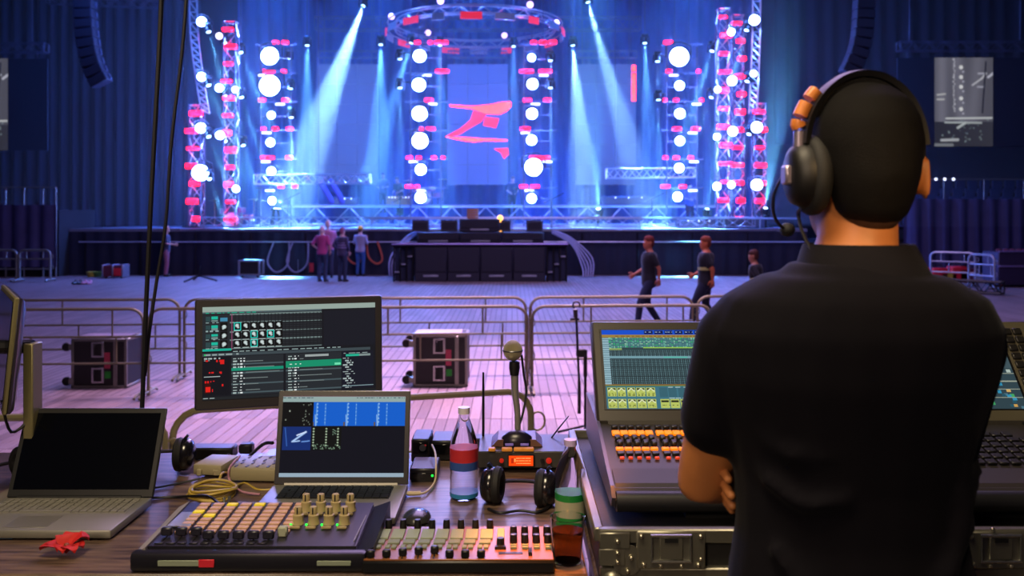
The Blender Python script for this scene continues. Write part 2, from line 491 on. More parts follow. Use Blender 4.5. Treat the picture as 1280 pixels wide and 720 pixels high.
# ---------------------------------------------------------------- LED screens of the stage
def led_wall(label, x0, x1, y0, y1, Y, colr, es, nx=3, ny=6):
    a, c = P(x0, y0, Y), P(x1, y1, Y)
    t = thing('led_screen', label, 'screen', ((a.x + c.x) / 2, Y, c.z))
    mm = M('led_' + colr, '20242f', .5, emit=colr, es=es, var=0)
    w, h = (c.x - a.x) / nx, (a.z - c.z) / ny
    o0 = None
    for i in range(nx):
        for j in range(ny):
            p = (a.x + w * (i + .5), Y + .05, c.z + h * (j + .5))
            if o0 is None: o0 = MB().box(p, (w - .015, .1, h - .015), bev=.004).build('led_panel', mm, t); q = V(p)
            else: part_copy(o0, V(p) - q)
    MB().box(((a.x + c.x) / 2, Y + .16, (a.z + c.z) / 2), (c.x - a.x, .1, a.z - c.z)).build('back_frame', m_blkm, t)
    for x in (a.x + .3, c.x - .3): MB().tube([(x, Y + .16, a.z - .1), (x, Y + .16, 14.9)], .02, 5).build('hanging_cable', m_alud, t)
    return t


led_wall('tall dim blue stage screen left of the red graphic', 396, 472, 80, 231, 40, '5068b8', .55)
mid = led_wall('tall blue stage screen showing the red angular graphic', 559, 635, 80, 231, 40, '4660d8', .75)
rgt = led_wall('tall dim blue stage screen with a red upright bar', 720, 795, 80, 231, 40, '5068b8', .55)
m_rg = M('red_led_graphic', 'ff3020', .5, emit='ff2000', es=14, var=0)
m_rg2 = M('red_led_graphic_dim', '601010', .5, emit='e01408', es=3, var=0)


def plate(name, pts, Y, mat, parent, th=.03):
    poly = [(P(x, y, Y).x, P(x, y, Y).z) for x, y in pts]
    mtx = frame_mtx((0, Y, 0), (1, 0, 0), (0, 0, 1), (0, -1, 0))
    return MB().prism(poly, 0, th, mtx).build(name, mat, parent, smooth=False)


plate('red_graphic', [(562, 131), (590, 133), (613, 131), (626, 128), (638, 127), (639, 133), (633, 139), (624, 143), (606, 142), (590, 136), (563, 133)], 39.98, m_rg, mid)
plate('red_graphic', [(592, 138), (608, 142), (602, 152), (588, 160), (575, 168), (560, 172), (556, 171), (575, 161), (588, 150)], 39.99, m_rg2, mid)
plate('red_graphic', [(557, 171), (582, 172), (598, 173), (634, 175), (634, 176), (604, 176), (592, 177.5), (575, 175)], 39.98, m_rg, mid)
plate('red_graphic', [(606, 146), (624, 148), (620, 160), (604, 157)], 39.995, m_rg2, mid, .02)
plate('red_graphic', [(617, 186), (635, 185), (636, 193), (630, 199), (626, 191)], 39.98, m_rg2, mid)
plate('red_bar', [(790, 92), (794.5, 92), (794.5, 126), (790, 126)], 39.98, m_rg, rgt)
plate('red_bar', [(790, 82), (794.5, 82), (794.5, 89), (790, 89)], 39.98, m_rg, rgt)

# ---------------------------------------------------------------- ring truss with red banners
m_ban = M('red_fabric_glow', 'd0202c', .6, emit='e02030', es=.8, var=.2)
m_pale = M('pale_lamp_glow', 'ffd8ff', .4, emit='e8c8ff', es=2.0, var=0)
RC, RR = V((-1.5, 36.0, 9.75)), 3.4
t = thing('ring_truss', 'round hanging truss with red and white panels above the middle screen', 'truss', RC)
for dr, dz in ((-.15, -.15), (.15, -.15), (-.15, .15), (.15, .15)):
    MB().tube([RC + V(((RR + dr) * math.cos(a), (RR + dr) * math.sin(a), dz)) for a in [2 * math.pi * i / 48 for i in range(48)]], .03, 5, closed=True).build('chord', m_alu, t)
lac = MB()
for i in range(48):
    a, c = 2 * math.pi * i / 48, 2 * math.pi * (i + 1) / 48
    s = 1 if i % 2 else -1
    lac.tube([RC + V(((RR - .15) * math.cos(a), (RR - .15) * math.sin(a), .15 * s)), RC + V(((RR - .15) * math.cos(c), (RR - .15) * math.sin(c), -.15 * s))], .02, 4)
lac.build('lacing', m_alu, t, kind='stuff')
for i in range(18):
    a = 2 * math.pi * (i + .5) / 18
    c = RC + V(((RR + .22) * math.cos(a), (RR + .22) * math.sin(a), -.28))
    T = Matrix.Translation(c) @ Matrix.Rotation(a, 4, 'Z')
    MB().box((0, 0, 0), (.05, .8 if i % 3 else .5, .26), bev=.01, mtx=T).build('banner', m_ban if i % 2 else m_alu, t)
    if i % 3 == 0:
        MB().ball(RC + V(((RR) * math.cos(a), RR * math.sin(a), .35)), .13, 10).build('pale_lamp', m_pale, t)
for a in (0.4, 2.3, 4.2):
    p = RC + V((RR * math.cos(a), RR * math.sin(a), .15)); MB().tube([p, (p.x, p.y, 14.8)], .02, 5).build('hanging_cable', m_alud, t)

# ---------------------------------------------------------------- ladders and towers that carry the lamps
STANDS = []


def ladder(px, label, y0=58, y1=262, Y=33.3, half=12, step=36, red=True, yoff=0):
    rng = random.Random(px)
    t = thing('lamp_ladder', label, 'lamp stand', (P(px, 0, Y).x, Y, 1.64))
    xl, xr = P(px - half, 0, Y).x, P(px + half + 14, 0, Y).x
    STANDS.append((t, xl, xr, Y + .12))
    zt, zb = P(px, y0, Y).z, 1.64
    for x in (xl, xr): MB().tube([(x, Y + .12, zb), (x, Y + .12, zt)], .035, 6).build('pole', m_alud, t)
    for x in (xl + .3, xr - .3): MB().tube([(x, Y + .12, zt), (x, Y + .12, 14.8)], .012, 4).build('hanging_cable', m_alud, t)
    y = y0 - 3
    while y < y1 - 20:
        z = P(px, y, Y).z
        MB().tube([(xl - .2, Y + .1, z), (xr + .25, Y + .1, z)], .03, 6).build('rung', m_alud, t)
        for k in range(rng.randint(2, 4)):
            x = rng.uniform(xl - .15, xr + .2)
            MB().box((x, Y - .02, z + .06), (rng.uniform(.12, .34), .12, .12), bev=.02).build('red_light', m_red, t)
        if y > y0:
            x = rng.uniform(xl, xr); MB().box((x, Y - .02, z - .1), (.34, .1, .07), bev=.015).build('white_bar', m_white, t)
        y += step
    return t


ladder(337, 'lamp ladder with two very bright lamps at top, first row left of centre')
ladder(525, 'lamp ladder of six round lamps just left of the middle screen')
ladder(665, 'lamp ladder of six round lamps just right of the middle screen', half=10)
ladder(846, 'lamp ladder with one very bright lamp at top, beside the mixing man')


def tower(px, label, ptop, pbot=262, Y=32.4, size=.42, lean=0):
    rng = random.Random(px * 3)
    a, c = P(px + lean, ptop, Y), P(px, pbot, Y); c.z = 1.66
    t = thing('truss_tower', label, 'truss tower', c)
    L = (a - c).length
    STANDS.append((t, c.x - size / 2, c.x + size / 2, Y))
    ch, lac = truss_geo(c, a, size, max(4, int(L / .5)), r=.028)
    for q in ch: q.build('chord', m_alud, t)
    lac.build('lacing', m_alu, t, kind='stuff')
    n = int(L / .62)
    for i in range(n):
        q = c.lerp(a, (i + .5) / n)
        MB().box((q.x + rng.uniform(-.1, .1), Y - .28, q.z), (rng.uniform(.25, .5), .12, rng.uniform(.09, .2)), bev=.02).build('red_light', m_red, t)
    MB().box((c.x, Y, 1.69), (.8, .8, .05), bev=.01).build('base_plate', m_blkm, t)
    return t


tower(246, 'outermost red-lit lamp tower at the curtain end of the stage', 132)
tower(289, 'second red-lit lamp tower from the curtain end of the stage', 28)
tower(904, 'red-lit double lamp tower nearest the very bright single lamp', 12)
tower(922, 'slim red-lit lamp tower between the double and end towers', 20, Y=33.4)
tower(949, 'end red-lit lamp tower beside the headset', 130)
# hanging cascades of bright chain beside the end towers
for px0, px1, lab in ((241, 257, 'curved hanging truss of small bright links at the curtain end'), (946, 941, 'curved hanging truss of small bright links above the end tower')):
    t = thing('hanging_truss', lab, 'truss', P(px1, 145, 32.2))
    path = smooth_path([P(px0, -30, 32.2), P(px0 + (px1 - px0) * .1, 40, 32.2), P(px0 + (px1 - px0) * .5, 95, 32.2), P(px1, 142, 32.2)], 6)
    for s in (-.14, .14): MB().tube([p + V((s, 0, 0)) for p in path], .03, 5).build('chord', m_alu, t)
    lac = MB()
    for i in range(len(path) - 1):
        lac.tube([path[i] + V((-.14, 0, 0)), path[i + 1] + V((.14, 0, 0))], .025, 4); lac.tube([path[i] + V((.14, 0, 0)), path[i] + V((-.14, 0, 0))], .02, 4)
    lac.build('lacing', m_alu, t, kind='stuff')

# ---------------------------------------------------------------- round lamps facing the hall
m_lens = M('lamp_lens_glow', 'ffffff', .4, emit=(.24, .36, 1.0), es=24, var=0)
m_lensd = M('lamp_lens_glow_dim', 'ffffff', .4, emit=(.95, .85, .95), es=1.6, var=0)


def round_lamp_proto(lens):
    t = thing('round_lamp', 'x', 'lamp')
    T = frame_mtx((0, 0, 0), (1, 0, 0), (0, 0, 1), (0, -1, 0))
    MB().lathe([(.3, -1.1), (.62, -1.05), (.8, -.5), (1.12, -.1), (1.16, 0), (1.04, .02), (1.0, -.04), (.2, -.06)], n=20, mtx=T).build('housing', m_blkm, t)
    MB().lathe([(.02, .10), (.5, .07), (.85, .0), (.98, -.03), (.5, -.05), (.02, -.05)], n=20, mtx=T).build('lens', lens, t)
    MB().tube([(-1.3, .5, .0), (-1.3, .5, 1.2), (-.4, .5, 1.6), (.4, .5, 1.6), (1.3, .5, 1.2), (1.3, .5, 0)], .09, 5).build('yoke', m_blkm, t)
    return t


LP = {'ladder of two very bright lamps': (33, [(337, 70, 11), (337, 107, 13), (339, 144, 5), (338, 178, 5.5), (339, 214, 5.5), (340, 251, 5)]),
      'ladder left of the middle screen': (33, [(524.5, 70, 8), (523.5, 106, 8.5), (524.5, 142, 9.5), (525, 176, 10), (526, 212, 7), (525.5, 247, 7)]),
      'ladder right of the middle screen': (33, [(664.5, 72, 5), (665.5, 105, 7), (665, 142, 7), (664.5, 175, 6.5), (667, 209, 11), (664.5, 248, 6)]),
      'ladder beside the mixing man': (33, [(849, 71, 12), (849.5, 107, 6), (850, 142, 6.5), (850, 176, 6), (849, 210, 6), (847, 246, 6)]),
      'outermost tower at the curtain end': (31.9, [(252, 27, 6), (252, 96, 5.5), (251, 160, 6.3), (250.5, 216, 10)]),
      'second tower from the curtain end': (31.9, [(274, 45, 4.5), (274, 110, 5), (294, 112, 4), (275, 169, 5.3), (295, 236, 4.4)]),
      'double tower near the glaring lamp': (31.9, [(914, 40, 4.5), (915, 101, 6), (897, 112, 4), (916, 164, 6), (896, 171, 4.3), (896, 233, 5), (914, 231, 4.4)]),
      'end tower beside the headset': (31.8, [(943, 25, 6.5), (942, 92, 4.2), (946, 159, 7), (946, 231, 7)])}
ORD = ['topmost', 'second from top', 'third from top', 'fourth from top', 'fifth from top', 'sixth from top', 'lowest']
protos = {0: round_lamp_proto(m_lens), 1: round_lamp_proto(m_lensd)}
used = set()
for where, (Y, ls) in LP.items():
    for i, (px, py, rr) in enumerate(ls):
        k = 1 if (px, py) in ((274, 45),) else 0
        p = P(px, py, Y); s = rr * Y / F
        size = 'glaring' if rr > 9 else ('small' if rr < 5 else 'bright')
        lab = '%s round stage lamp, %s on the %s' % (size, ORD[i], where)
        rot = (0, 0, rad((px - 640) * .0 + (12 if px < 300 else -12 if px > 880 else 0)))
        if k not in used:
            used.add(k); o = protos[k]; o.location = p; o.scale = (s,) * 3; o.rotation_euler = rot; o['label'] = lab; o['group'] = 'round lamps facing the hall'
        else:
            o = dup(protos[k], p, rot, lab, 'round lamps facing the hall', (s,) * 3)
        st = min(STANDS, key=lambda q: abs((q[1] + q[2]) / 2 - p.x)); xx = min(max(p.x, st[1]), st[2])
        MB().tube([(p.x, Y + .12, p.z), (p.x, st[3], p.z), (xx + .02, st[3], p.z)] if abs(xx - p.x) > .03 else [(p.x, Y + .12, p.z), (p.x, st[3] + .02, p.z)], .03, 6).build('lamp_arm', m_blkm, st[0])
        if st[2] - st[1] > .6: MB().tube([(st[1], st[3], p.z), (st[2], st[3], p.z)], .025, 6).build('rung', m_alud, st[0])
        if not k:
            lamp('round_lamp_light', 'POINT', p + V((0, -.25, 0)), None, 6 * rr * rr, (.10, .24, 1.0), .12)

# ---------------------------------------------------------------- moving heads and their beams
m_cy = M('beam_lens_glow', 'd0f4ff', .4, emit=(.5, .85, 1.0), es=6, var=0)
CY, BL, WB = (.14, .55, 1.0), (.09, .36, 1.0), (.26, .58, 1.0)
BEAM = 205
BEAMS = [  # px, py, end px, end py, watt, angle, colour, depth, where
    (261, 40, 285, 125, 420, 9, CY, 32, 'top of the outermost tower'),
    (261, 107, 284, 165, 360, 9, CY, 32, 'outermost tower below the second round lamp'),
    (261, 171, 283, 225, 360, 9, CY, 32, 'outermost tower above the huge round lamp'),
    (262, 224, 276, 262, 240, 9, CY, 32, 'foot of the outermost tower'),
    (281, 54, 312, 130, 300, 10, BL, 32.6, 'top of the second tower'),
    (281, 120, 306, 200, 300, 10, BL, 32.6, 'middle of the second tower'),
    (282, 177, 302, 245, 300, 10, CY, 32.6, 'lower part of the second tower'),
    (301, 66, 345, 175, 520, 10, CY, 33.2, 'roof beside the second tower'),
    (302, 122, 330, 205, 420, 9, CY, 33.2, 'rack beside the second tower'),
    (304, 182, 326, 255, 330, 9, CY, 33.2, 'lower rack beside the second tower'),
    (361, 73, 360, 190, 420, 9, BL, 33.6, 'ladder of two glaring lamps, top arm'),
    (363, 111, 358, 230, 420, 7, CY, 33.0, 'ladder of two glaring lamps, middle arm'),
    (364, 147, 364, 262, 420, 7, CY, 33.0, 'ladder of two glaring lamps, lower arm'),
    (384, 57, 384, 190, 620, 14, BL, 35, 'roof between the ladder and the first screen'),
    (454, 7, 375, 215, 2000, 16, WB, 34, 'roof above the first screen'),
    (476, 56, 474, 215, 760, 16, BL, 35, 'roof left of the second ladder'),
    (500, 74, 498, 250, 560, 6, CY, 33.0, 'second ladder, top arm'),
    (500, 110, 501, 262, 460, 6, CY, 32.8, 'second ladder, middle arm'),
    (514, 54, 460, 230, 900, 12, BL, 35, 'roof above the second ladder'),
    (550, 57, 552, 215, 620, 13, BL, 36, 'roof left of the red graphic'),
    (642, 58, 640, 220, 460, 12, BL, 36, 'roof right of the red graphic'),
    (688, 76, 690, 262, 620, 6, CY, 33.0, 'third ladder, top arm'),
    (688, 110, 691, 262, 500, 6, CY, 32.8, 'third ladder, middle arm'),
    (716, 57, 730, 225, 1200, 15, WB, 35, 'roof right of the third ladder'),
    (735, 3, 790, 195, 1300, 11, WB, 34, 'roof above the right screen'),
    (806, 54, 812, 190, 620, 13, BL, 35, 'roof left of the single glaring lamp'),
    (822, 77, 824, 250, 500, 7, CY, 33.0, 'ladder beside the man, top arm'),
    (823, 125, 826, 262, 420, 7, CY, 32.8, 'ladder beside the man, middle arm'),
    (890, 64, 862, 150, 480, 10, CY, 33, 'top of the double tower'),
    (889, 122, 858, 205, 480, 10, CY, 33, 'middle of the double tower'),
    (933, 38, 902, 145, 420, 8, CY, 32, 'top of the end tower'),
    (934, 102, 906, 190, 420, 8, CY, 32, 'middle of the end tower'),
    (936, 168, 918, 225, 300, 9, CY, 32, 'lower part of the end tower'),
    (748, 261, 744, 190, 260, 16, CY, 34.5, 'deck in front of the right screen'),
    (884, 261, 893, 200, 200, 10, CY, 33, 'deck at the foot of the double tower'),
    (957, 260, 966, 190, 340, 16, CY, 32, 'deck at the foot of the end tower'),
]
for px, py, ex, ey, wt, ang, c, Y, where in BEAMS:
    p = P(px, py, Y); e = P(ex, ey, Y - .6); d = (e - p).normalized()
    t = thing('moving_head_lamp', 'moving head lamp throwing a beam from the %s' % where, 'lamp', p, 'beam lamps over the stage')
    s1 = d.cross(V((0, 1, 0))).normalized(); T = frame_mtx(p, s1, d.cross(s1), d)
    MB().lathe([(.04, -.32), (.1, -.3), (.12, -.1), (.1, .0), (.085, .0), (.02, -.02)], n=12, mtx=T).build('head', m_blkm, t)
    MB().lathe([(.01, .01), (.05, .006), (.08, -.002), (.05, -.014), (.01, -.014)], n=12, mtx=T).build('lens', m_cy, t)
    up = .34 if ey > py else -.34
    MB().tube([p + V((-.15, 0, -.05)), p + V((-.15, 0, up * .7)), p + V((.15, 0, up * .7)), p + V((.15, 0, -.05))], .03, 5).build('yoke', m_blkm, t)
    MB().box(p + V((0, 0, up * .9)), (.26, .24, .13), bev=.02).build('base', m_blkm, t)
    b0 = p + V((0, 0, up * .9)); st = min(STANDS, key=lambda q: abs((q[1] + q[2]) / 2 - p.x))
    if ey < py: MB().tube([b0, (b0.x, b0.y, 1.64)], .05, 8).build('foot_pole', m_blkm, t)
    elif abs((st[1] + st[2]) / 2 - p.x) < 1.0 and 'roof' not in where: MB().tube([b0, (b0.x, st[3], b0.z), (min(max(p.x, st[1]), st[2]), st[3], b0.z)] if abs(min(max(p.x, st[1]), st[2]) - p.x) > .02 else [b0, (b0.x, st[3] + .01, b0.z)], .03, 6).build('bracket', m_blkm, t)
    else: MB().tube([b0, (b0.x, b0.y, 14.9)], .025, 6).build('hanging_pipe', m_alud, t)
    lamp('beam_light', 'SPOT', p + d * .05, e, wt * BEAM, c, .04, ang * 1.12, .75)

# haze that the beams show in
hz = bpy.data.materials.new('thin_haze'); hz.use_nodes = True; nt = hz.node_tree; nt.nodes.clear()
out = nt.nodes.new('ShaderNodeOutputMaterial'); vsn = nt.nodes.new('ShaderNodeVolumeScatter')
vsn.inputs['Color'].default_value = (.9, .93, 1, 1); vsn.inputs['Density'].default_value = .010; vsn.inputs['Anisotropy'].default_value = 0
nt.links.new(vsn.outputs[0], out.inputs['Volume'])
hb = MB().box((0, 37.1, 7.9), (51.6, 13.2, 12.4)).build('haze', hz, smooth=False)
tag(hb, 'thin blue haze hanging over the stage around the beams', 'haze', kind='stuff')

# ================================================================== ARENA
m_tube = M('barrier_galvanised', '76735a', .5, .35, var=.15)
m_tubed = M('barrier_dark', '767a78', .5, .5, var=.15)


def barrier(label, p0, p1, H=1.05, r=.019, group=None, mat=None, n_up=3, seed=0):
    """one crowd-control barrier: bent outer tube, two inner rails, short uprights, feet, hook rings"""
    mat = mat or m_tube
    a, c = V((p0[0], p0[1], 0)), V((p1[0], p1[1], 0)); L = (c - a).length; d = (c - a) / L; nrm = V((-d.y, d.x, 0)); up = V((0, 0, 1))
    t = thing('crowd_barrier', label, 'barrier', (a + c) / 2, group)
    g = .03; q = .16
    at = lambda s, z: a + d * s + up * z
    path = [at(g, .02), at(g, H - q)]
    for i in range(1, 5):
        w = rad(90 * i / 5); path.append(at(g + q * (1 - math.cos(w)), H - q + q * math.sin(w)))
    path.append(at(g + q, H)); path.append(at(L - g - q, H))
    for i in range(1, 5):
        w = rad(90 * i / 5); path.append(at(L - g - q + q * math.sin(w), H - q + q * math.cos(w)))
    path += [at(L - g, H - q), at(L - g, .02)]
    MB().tube(path, r, 8).build('frame', mat, t)
    for z in (.72, .40): MB().tube([at(g, z), at(L - g, z)], r * .75, 6).build('rail', mat, t)
    ups = [(.25 + .5 * (i % 2) + .08 * seed, H, .72) for i in range(2)] + [(.42, .72, .40), (.85, .72, .40)] + [(.18, H, .4)]
    for f, z1, z0 in ups[:n_up]: MB().tube([at(L * min(f, .93), z0), at(L * min(f, .93), z1)], r * .6, 6).build('upright', mat, t)
    for s in (g, L - g):
        MB().tube([at(s, .03) - nrm * .3, at(s, .06) - nrm * .24, at(s, .06) + nrm * .24, at(s, .03) + nrm * .3], r * .9, 6).build('foot', mat, t)
    for z in (H - .2, .45):
        cc = at(L - g + .045, z)
        MB().tube([cc + d * (.05 * math.cos(w)) + nrm * (.0) + up * (.06 * math.sin(w)) for w in [2 * math.pi * i / 12 for i in range(12)]], r * .35, 5, closed=True).build('hook_ring', mat, t)
    return t


def row(x0px, x1px, Y, slope, joints, label, names, seed=0):
    for i in range(len(joints) - 1):
        j0, j1 = joints[i], joints[i + 1]
        barrier(label % names[i], (j0, Y + slope * j0), (j1, Y + slope * j1), seed=(i + seed) % 3, n_up=4)


nx = lambda px, Y: (px - 640) * Y / F
j = [nx(662, 10.8) + 2.3 * k for k in range(-4, 3)]
row(0, 0, 10.8, .06, j, 'steel crowd barrier of the nearer row, %s',
    ['far past the left-hand road case', 'in front of the wide road case with castors', 'behind the big desk monitor', 'in front of the tall road case', 'behind the floor microphone stand', 'behind the mixing man'])
j = [nx(660, 11.95) + 2.3 * k for k in range(-3, 3)]
row(0, 0, 11.95, .06, j, 'steel crowd barrier of the farther row, %s',
    ['behind the wide road case with castors', 'behind the big desk monitor', 'behind the tall road case', 'behind the floor microphone stand', 'hidden partly by the mixing man'], 1)
barrier('thick pale barrier close behind the desk, past the black laptop', (-4.35, 4.75), (-1.93, 4.98), 1.06, .021, n_up=0, mat=M('barrier_warm_lit', '9c9468', .5, .25, var=.15))  # near copy of the barrier metal, warm desk light put into its colour
barrier('thick pale barrier close behind the desk, past the gooseneck microphone', (-1.98, 5.05), (.15, 5.66), 1.06, .021, n_up=0, mat=M('barrier_warm_lit', '9c9468', .5, .25, var=.15))

# ---------------------------------------------------------------- road cases on wheels
m_ply = M('case_black_ply', '17171b', .55, var=.2, bump=.05)
m_edge = M('case_aluminium', '8a8a80', .35, .85, var=.15)
m_chrome = M('chrome_dull', 'a9aaa6', .25, .9)
m_green = M('green_sticker', '1f9a2c', .6, var=.05)
m_pink = M('pink_sticker', 'b33a58', .6, var=.05)
m_rub = M('rubber', '141416', .7)
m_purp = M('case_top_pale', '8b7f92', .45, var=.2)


def road_case(name, label, x0, x1, y0, dep, h, mat=m_ply, castor='left', z0=.04, stick=True, lidmat=None):
    x, w = (x0 + x1) / 2, x1 - x0
    t = thing(name, label, 'road case', (x, y0 + dep / 2, 0))
    cz = z0 + h / 2; cy = y0 + dep / 2
    MB().box((x, cy, cz), (w - .02, dep - .02, h - .02)).build('body', mat, t, smooth=False)
    e = .035
    for sx in (-1, 1):
        for sz in (-1, 1):
            MB().box((x + sx * (w / 2 - e / 2), cy, cz + sz * (h / 2 - e / 2)), (e, dep, e), bev=.006).build('edge_strip', m_edge, t)
    for sy in (-1, 1):
        for sz in (-1, 1): MB().box((x, cy + sy * (dep / 2 - e / 2), cz + sz * (h / 2 - e / 2)), (w, e, e), bev=.006).build('edge_strip', m_edge, t)
        for sx in (-1, 1): MB().box((x + sx * (w / 2 - e / 2), cy + sy * (dep / 2 - e / 2), cz), (e, e, h), bev=.006).build('edge_strip', m_edge, t)
    MB().box((x + w * .3, y0 - .002, cz), (.05, .02, h - .04), bev=.004).build('lid_strip', m_edge, t)
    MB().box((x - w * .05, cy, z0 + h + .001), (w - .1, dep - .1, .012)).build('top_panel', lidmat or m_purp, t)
    for kz in (.78, .26):
        hz_ = z0 + h * kz
        d = MB().box((x - w * .02, y0 + .0, hz_), (.16, .012, .2), bev=.004).build('handle_dish', m_chrome, t)
        MB().box((x - w * .02, y0 - .007, hz_), (.1, .006, .15), bev=.002).build('recess', m_rub, d)
        MB().tube([(x - w * .02 - .03, y0 - .012, hz_ - .06), (x - w * .02 - .03, y0 - .03, hz_ - .05), (x - w * .02 - .03, y0 - .03, hz_ + .05), (x - w * .02 - .03, y0 - .012, hz_ + .06)], .008, 6).build('grip', m_rub, d)
    if stick:
        MB().box((x + w * .16, y0 + .005, z0 + h * .27), (.07, .014, .085)).build('green_label', m_green, t, label='green sticker')
        MB().box((x + w * .15, y0 + .005, z0 + h * .56), (.07, .014, .2)).build('pink_label', m_pink, t, label='pink sticker')
    for kz in (.12, .82) if castor == 'left' else ():
        for ky in (.15, .85):
            c = V((x - w / 2 - .09, y0 + dep * ky, z0 + h * kz))
            k = MB().box(c + V((.06, 0, 0)), (.06, .05, .07), bev=.006).build('castor', m_edge, t)
            T = frame_mtx(c, (0, 0, 1), (1, 0, 0), (0, 1, 0))
            MB().lathe([(.02, -.022), (.05, -.022), (.056, -.012), (.056, .012), (.05, .022), (.02, .022)], n=14, mtx=T).build('wheel', m_rub, k)
    if castor == 'under':
        for sx in (-1, 1):
            for sy in (-1, 1):
                c = V((x + sx * (w / 2 - .08), cy + sy * (dep / 2 - .08), .05)); T = frame_mtx(c, (1, 0, 0), (0, 0, 1), (0, -1, 0))
                MB().lathe([(.01, -.02), (.05, -.02), (.05, .02), (.01, .02)], n=12, mtx=T).build('wheel', m_rub, t)
    return t


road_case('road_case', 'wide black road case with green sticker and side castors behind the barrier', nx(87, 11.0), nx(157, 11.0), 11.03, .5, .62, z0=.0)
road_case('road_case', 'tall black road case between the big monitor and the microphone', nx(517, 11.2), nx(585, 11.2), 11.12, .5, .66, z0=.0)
m_silver = M('case_silver', '9a9cac', .4, .7)
t = thing('frame_case', 'small open silver-edged case on the floor at the stage skirt', 'case', (nx(313, 30), 30, 0))
xa, xb = nx(301, 30), nx(326, 30)
for x in (xa, xb):
    for y in (29.8, 30.3): MB().box((x, y, .33), (.06, .06, .5), bev=.01).build('edge_strip', m_silver, t)
for z in (.1, .57):
    for y in (29.8, 30.3): MB().box(((xa + xb) / 2, y, z), (xb - xa, .06, .06), bev=.01).build('edge_strip', m_silver, t)
MB().box(((xa + xb) / 2, 30.05, .33), (xb - xa - .06, .46, .44)).build('body', m_ply, t)
for x in (xa + .07, xb - .07): MB().ball((x, 29.9, .05), .05, 8).build('wheel', m_rub, t)


def crate(label, px0, px1, py0, py1, mat, mat2=None):
    Y = 2.2 * F / (py1 - HY); x0, x1 = nx(px0, Y), nx(px1, Y); h = (py1 - py0) * Y / F
    t = thing('crate', label, 'crate', ((x0 + x1) / 2, Y + .25, 0))
    MB().box(((x0 + x1) / 2, Y + .25, h / 2 + .03), (x1 - x0 - .02, .48, h - .05)).build('body', mat, t)
    for sx in (x0, (x0 + x1) / 2, x1): MB().box((sx, Y + .25, h / 2 + .03), (.05, .52, h), bev=.01).build('edge_strip', m_silver, t)
    MB().box((x1 - (x1 - x0) * .25, Y - .005, h / 2), ((x1 - x0) * .36, .03, h * .6), bev=.01).build('panel', mat2 or mat, t)
    for sx in (x0 + .08, x1 - .08): MB().ball((sx, Y + .1, .04), .04, 8).build('wheel', m_rub, t)
    return t


m_redg = M('red_panel', 'd02838', .45, var=.1)
crate('dark crate with bright red front panel beside the pink-shirted worker', 373, 397, 325, 344, M('maroon', '5c2238', .6), m_redg)
crate('low maroon crate with red panel on the floor by the tall blue curtain', 128, 153, 332, 348, M('maroon', '5c2238', .6), m_redg)
m_yel = M('yellow_plastic', 'b8a83a', .5); m_grn = M('green_plastic', '5c8a3c', .5)
for px, py, mat, lab in ((115, 346, m_yel, 'small yellow plastic tub on the floor next to the low maroon crate'), (123, 346, m_grn, 'small green plastic tub on the floor next to the low maroon crate')):
    Y = 2.2 * F / (py - HY); x = nx(px, Y)
    solo('tub', MB().lathe([(.14, 0), (.18, .16), (.19, .17), (.16, .165), (.13, .03)], (x, Y, 0), 14), mat, lab, 'tub')
for k, px in enumerate((93, 99, 105, 111)):
    Y = 27; x = nx(px, Y)
    mb = MB().ball((x, Y, .05), (.06, .14, .05), 10).ball((x, Y + .1, .08), (.05, .07, .07), 8)
    solo('shoe', mb, m_blk if k < 2 else M('pink_cloth', 'b07a90', .7), ['dark small shoe at the outer end of the row on the floor', 'dark small shoe second in the row on the floor', 'pinkish small shoe third in the row on the floor', 'pinkish small shoe nearest the tubs on the floor'][k], 'shoe', 'shoes left on the hall floor')
Y = 2.2 * F / (352 - HY); x = nx(248, Y)
t = thing('floor_stand', 'low black tripod stand left folded on the floor before the stage', 'stand', (x, Y, 0))
for a in (0, 2.1, 4.2): MB().tube([(x, Y, .2), (x + .6 * math.cos(a), Y + .5 * math.sin(a), .03)], .03, 6).build('leg', m_blkm, t)
MB().tube([(x, Y, .15), (x + .05, Y, .5)], .03, 6).build('pole', m_blkm, t)
for px, w in ((352, 'first pale cable loop hanging on the skirt beside the silver case'), (376, 'second pale cable loop hanging on the skirt above the red crate')):
    x = nx(px, 30.8)
    solo('cable_loop', MB().tube(smooth_path([(x - .3, 30.85, 1.15), (x - .5, 30.83, .5), (x - .2, 30.8, .12), (x + .2, 30.83, .4), (x + .25, 30.85, 1.15)], 5), .03, 6), M('pale_cable', '8f92b8', .6), w, 'cable')
for px, w in ((467, 'orange hose loop hanging on the stage skirt beside the yellow helmet'), (440, 'orange hose loop hanging low behind the yellow-helmeted worker')):
    x = nx(px, 30.8)
    solo('hose_loop', MB().tube(smooth_path([(x - .25, 30.85, 1.4), (x - .2, 30.83, .7), (x + .1, 30.8, .42), (x + .3, 30.83, .6), (x + .12, 30.85, 1.2)], 5), .035, 6), M('orange_hose', 'b0523c', .6), w, 'hose')
for s, px0, px1, lab in ((-1, 488, 524, 'bundle of pale cables running down beside the subwoofer stack toward the helmeted worker'), (1, 740, 690, 'bundle of pale cables running down beside the subwoofer stack toward the blurred walker')):
    t = thing('cable_bundle', lab, 'cable', (nx(px0, 30), 30, 0))
    for k in range(5):
        pts = [P(px1, 287 + k, 30.6), P((px0 + px1) / 2, 298 + 2 * k, 30.2), P(px0 + 3 * k * -s, 322 + 3 * k, 29.8)]
        pts.append((pts[-1].x, 29.6, .03)); MB().tube(smooth_path(pts, 4), .028, 5).build('cable', M('pale_cable', '8f92b8', .6), t)

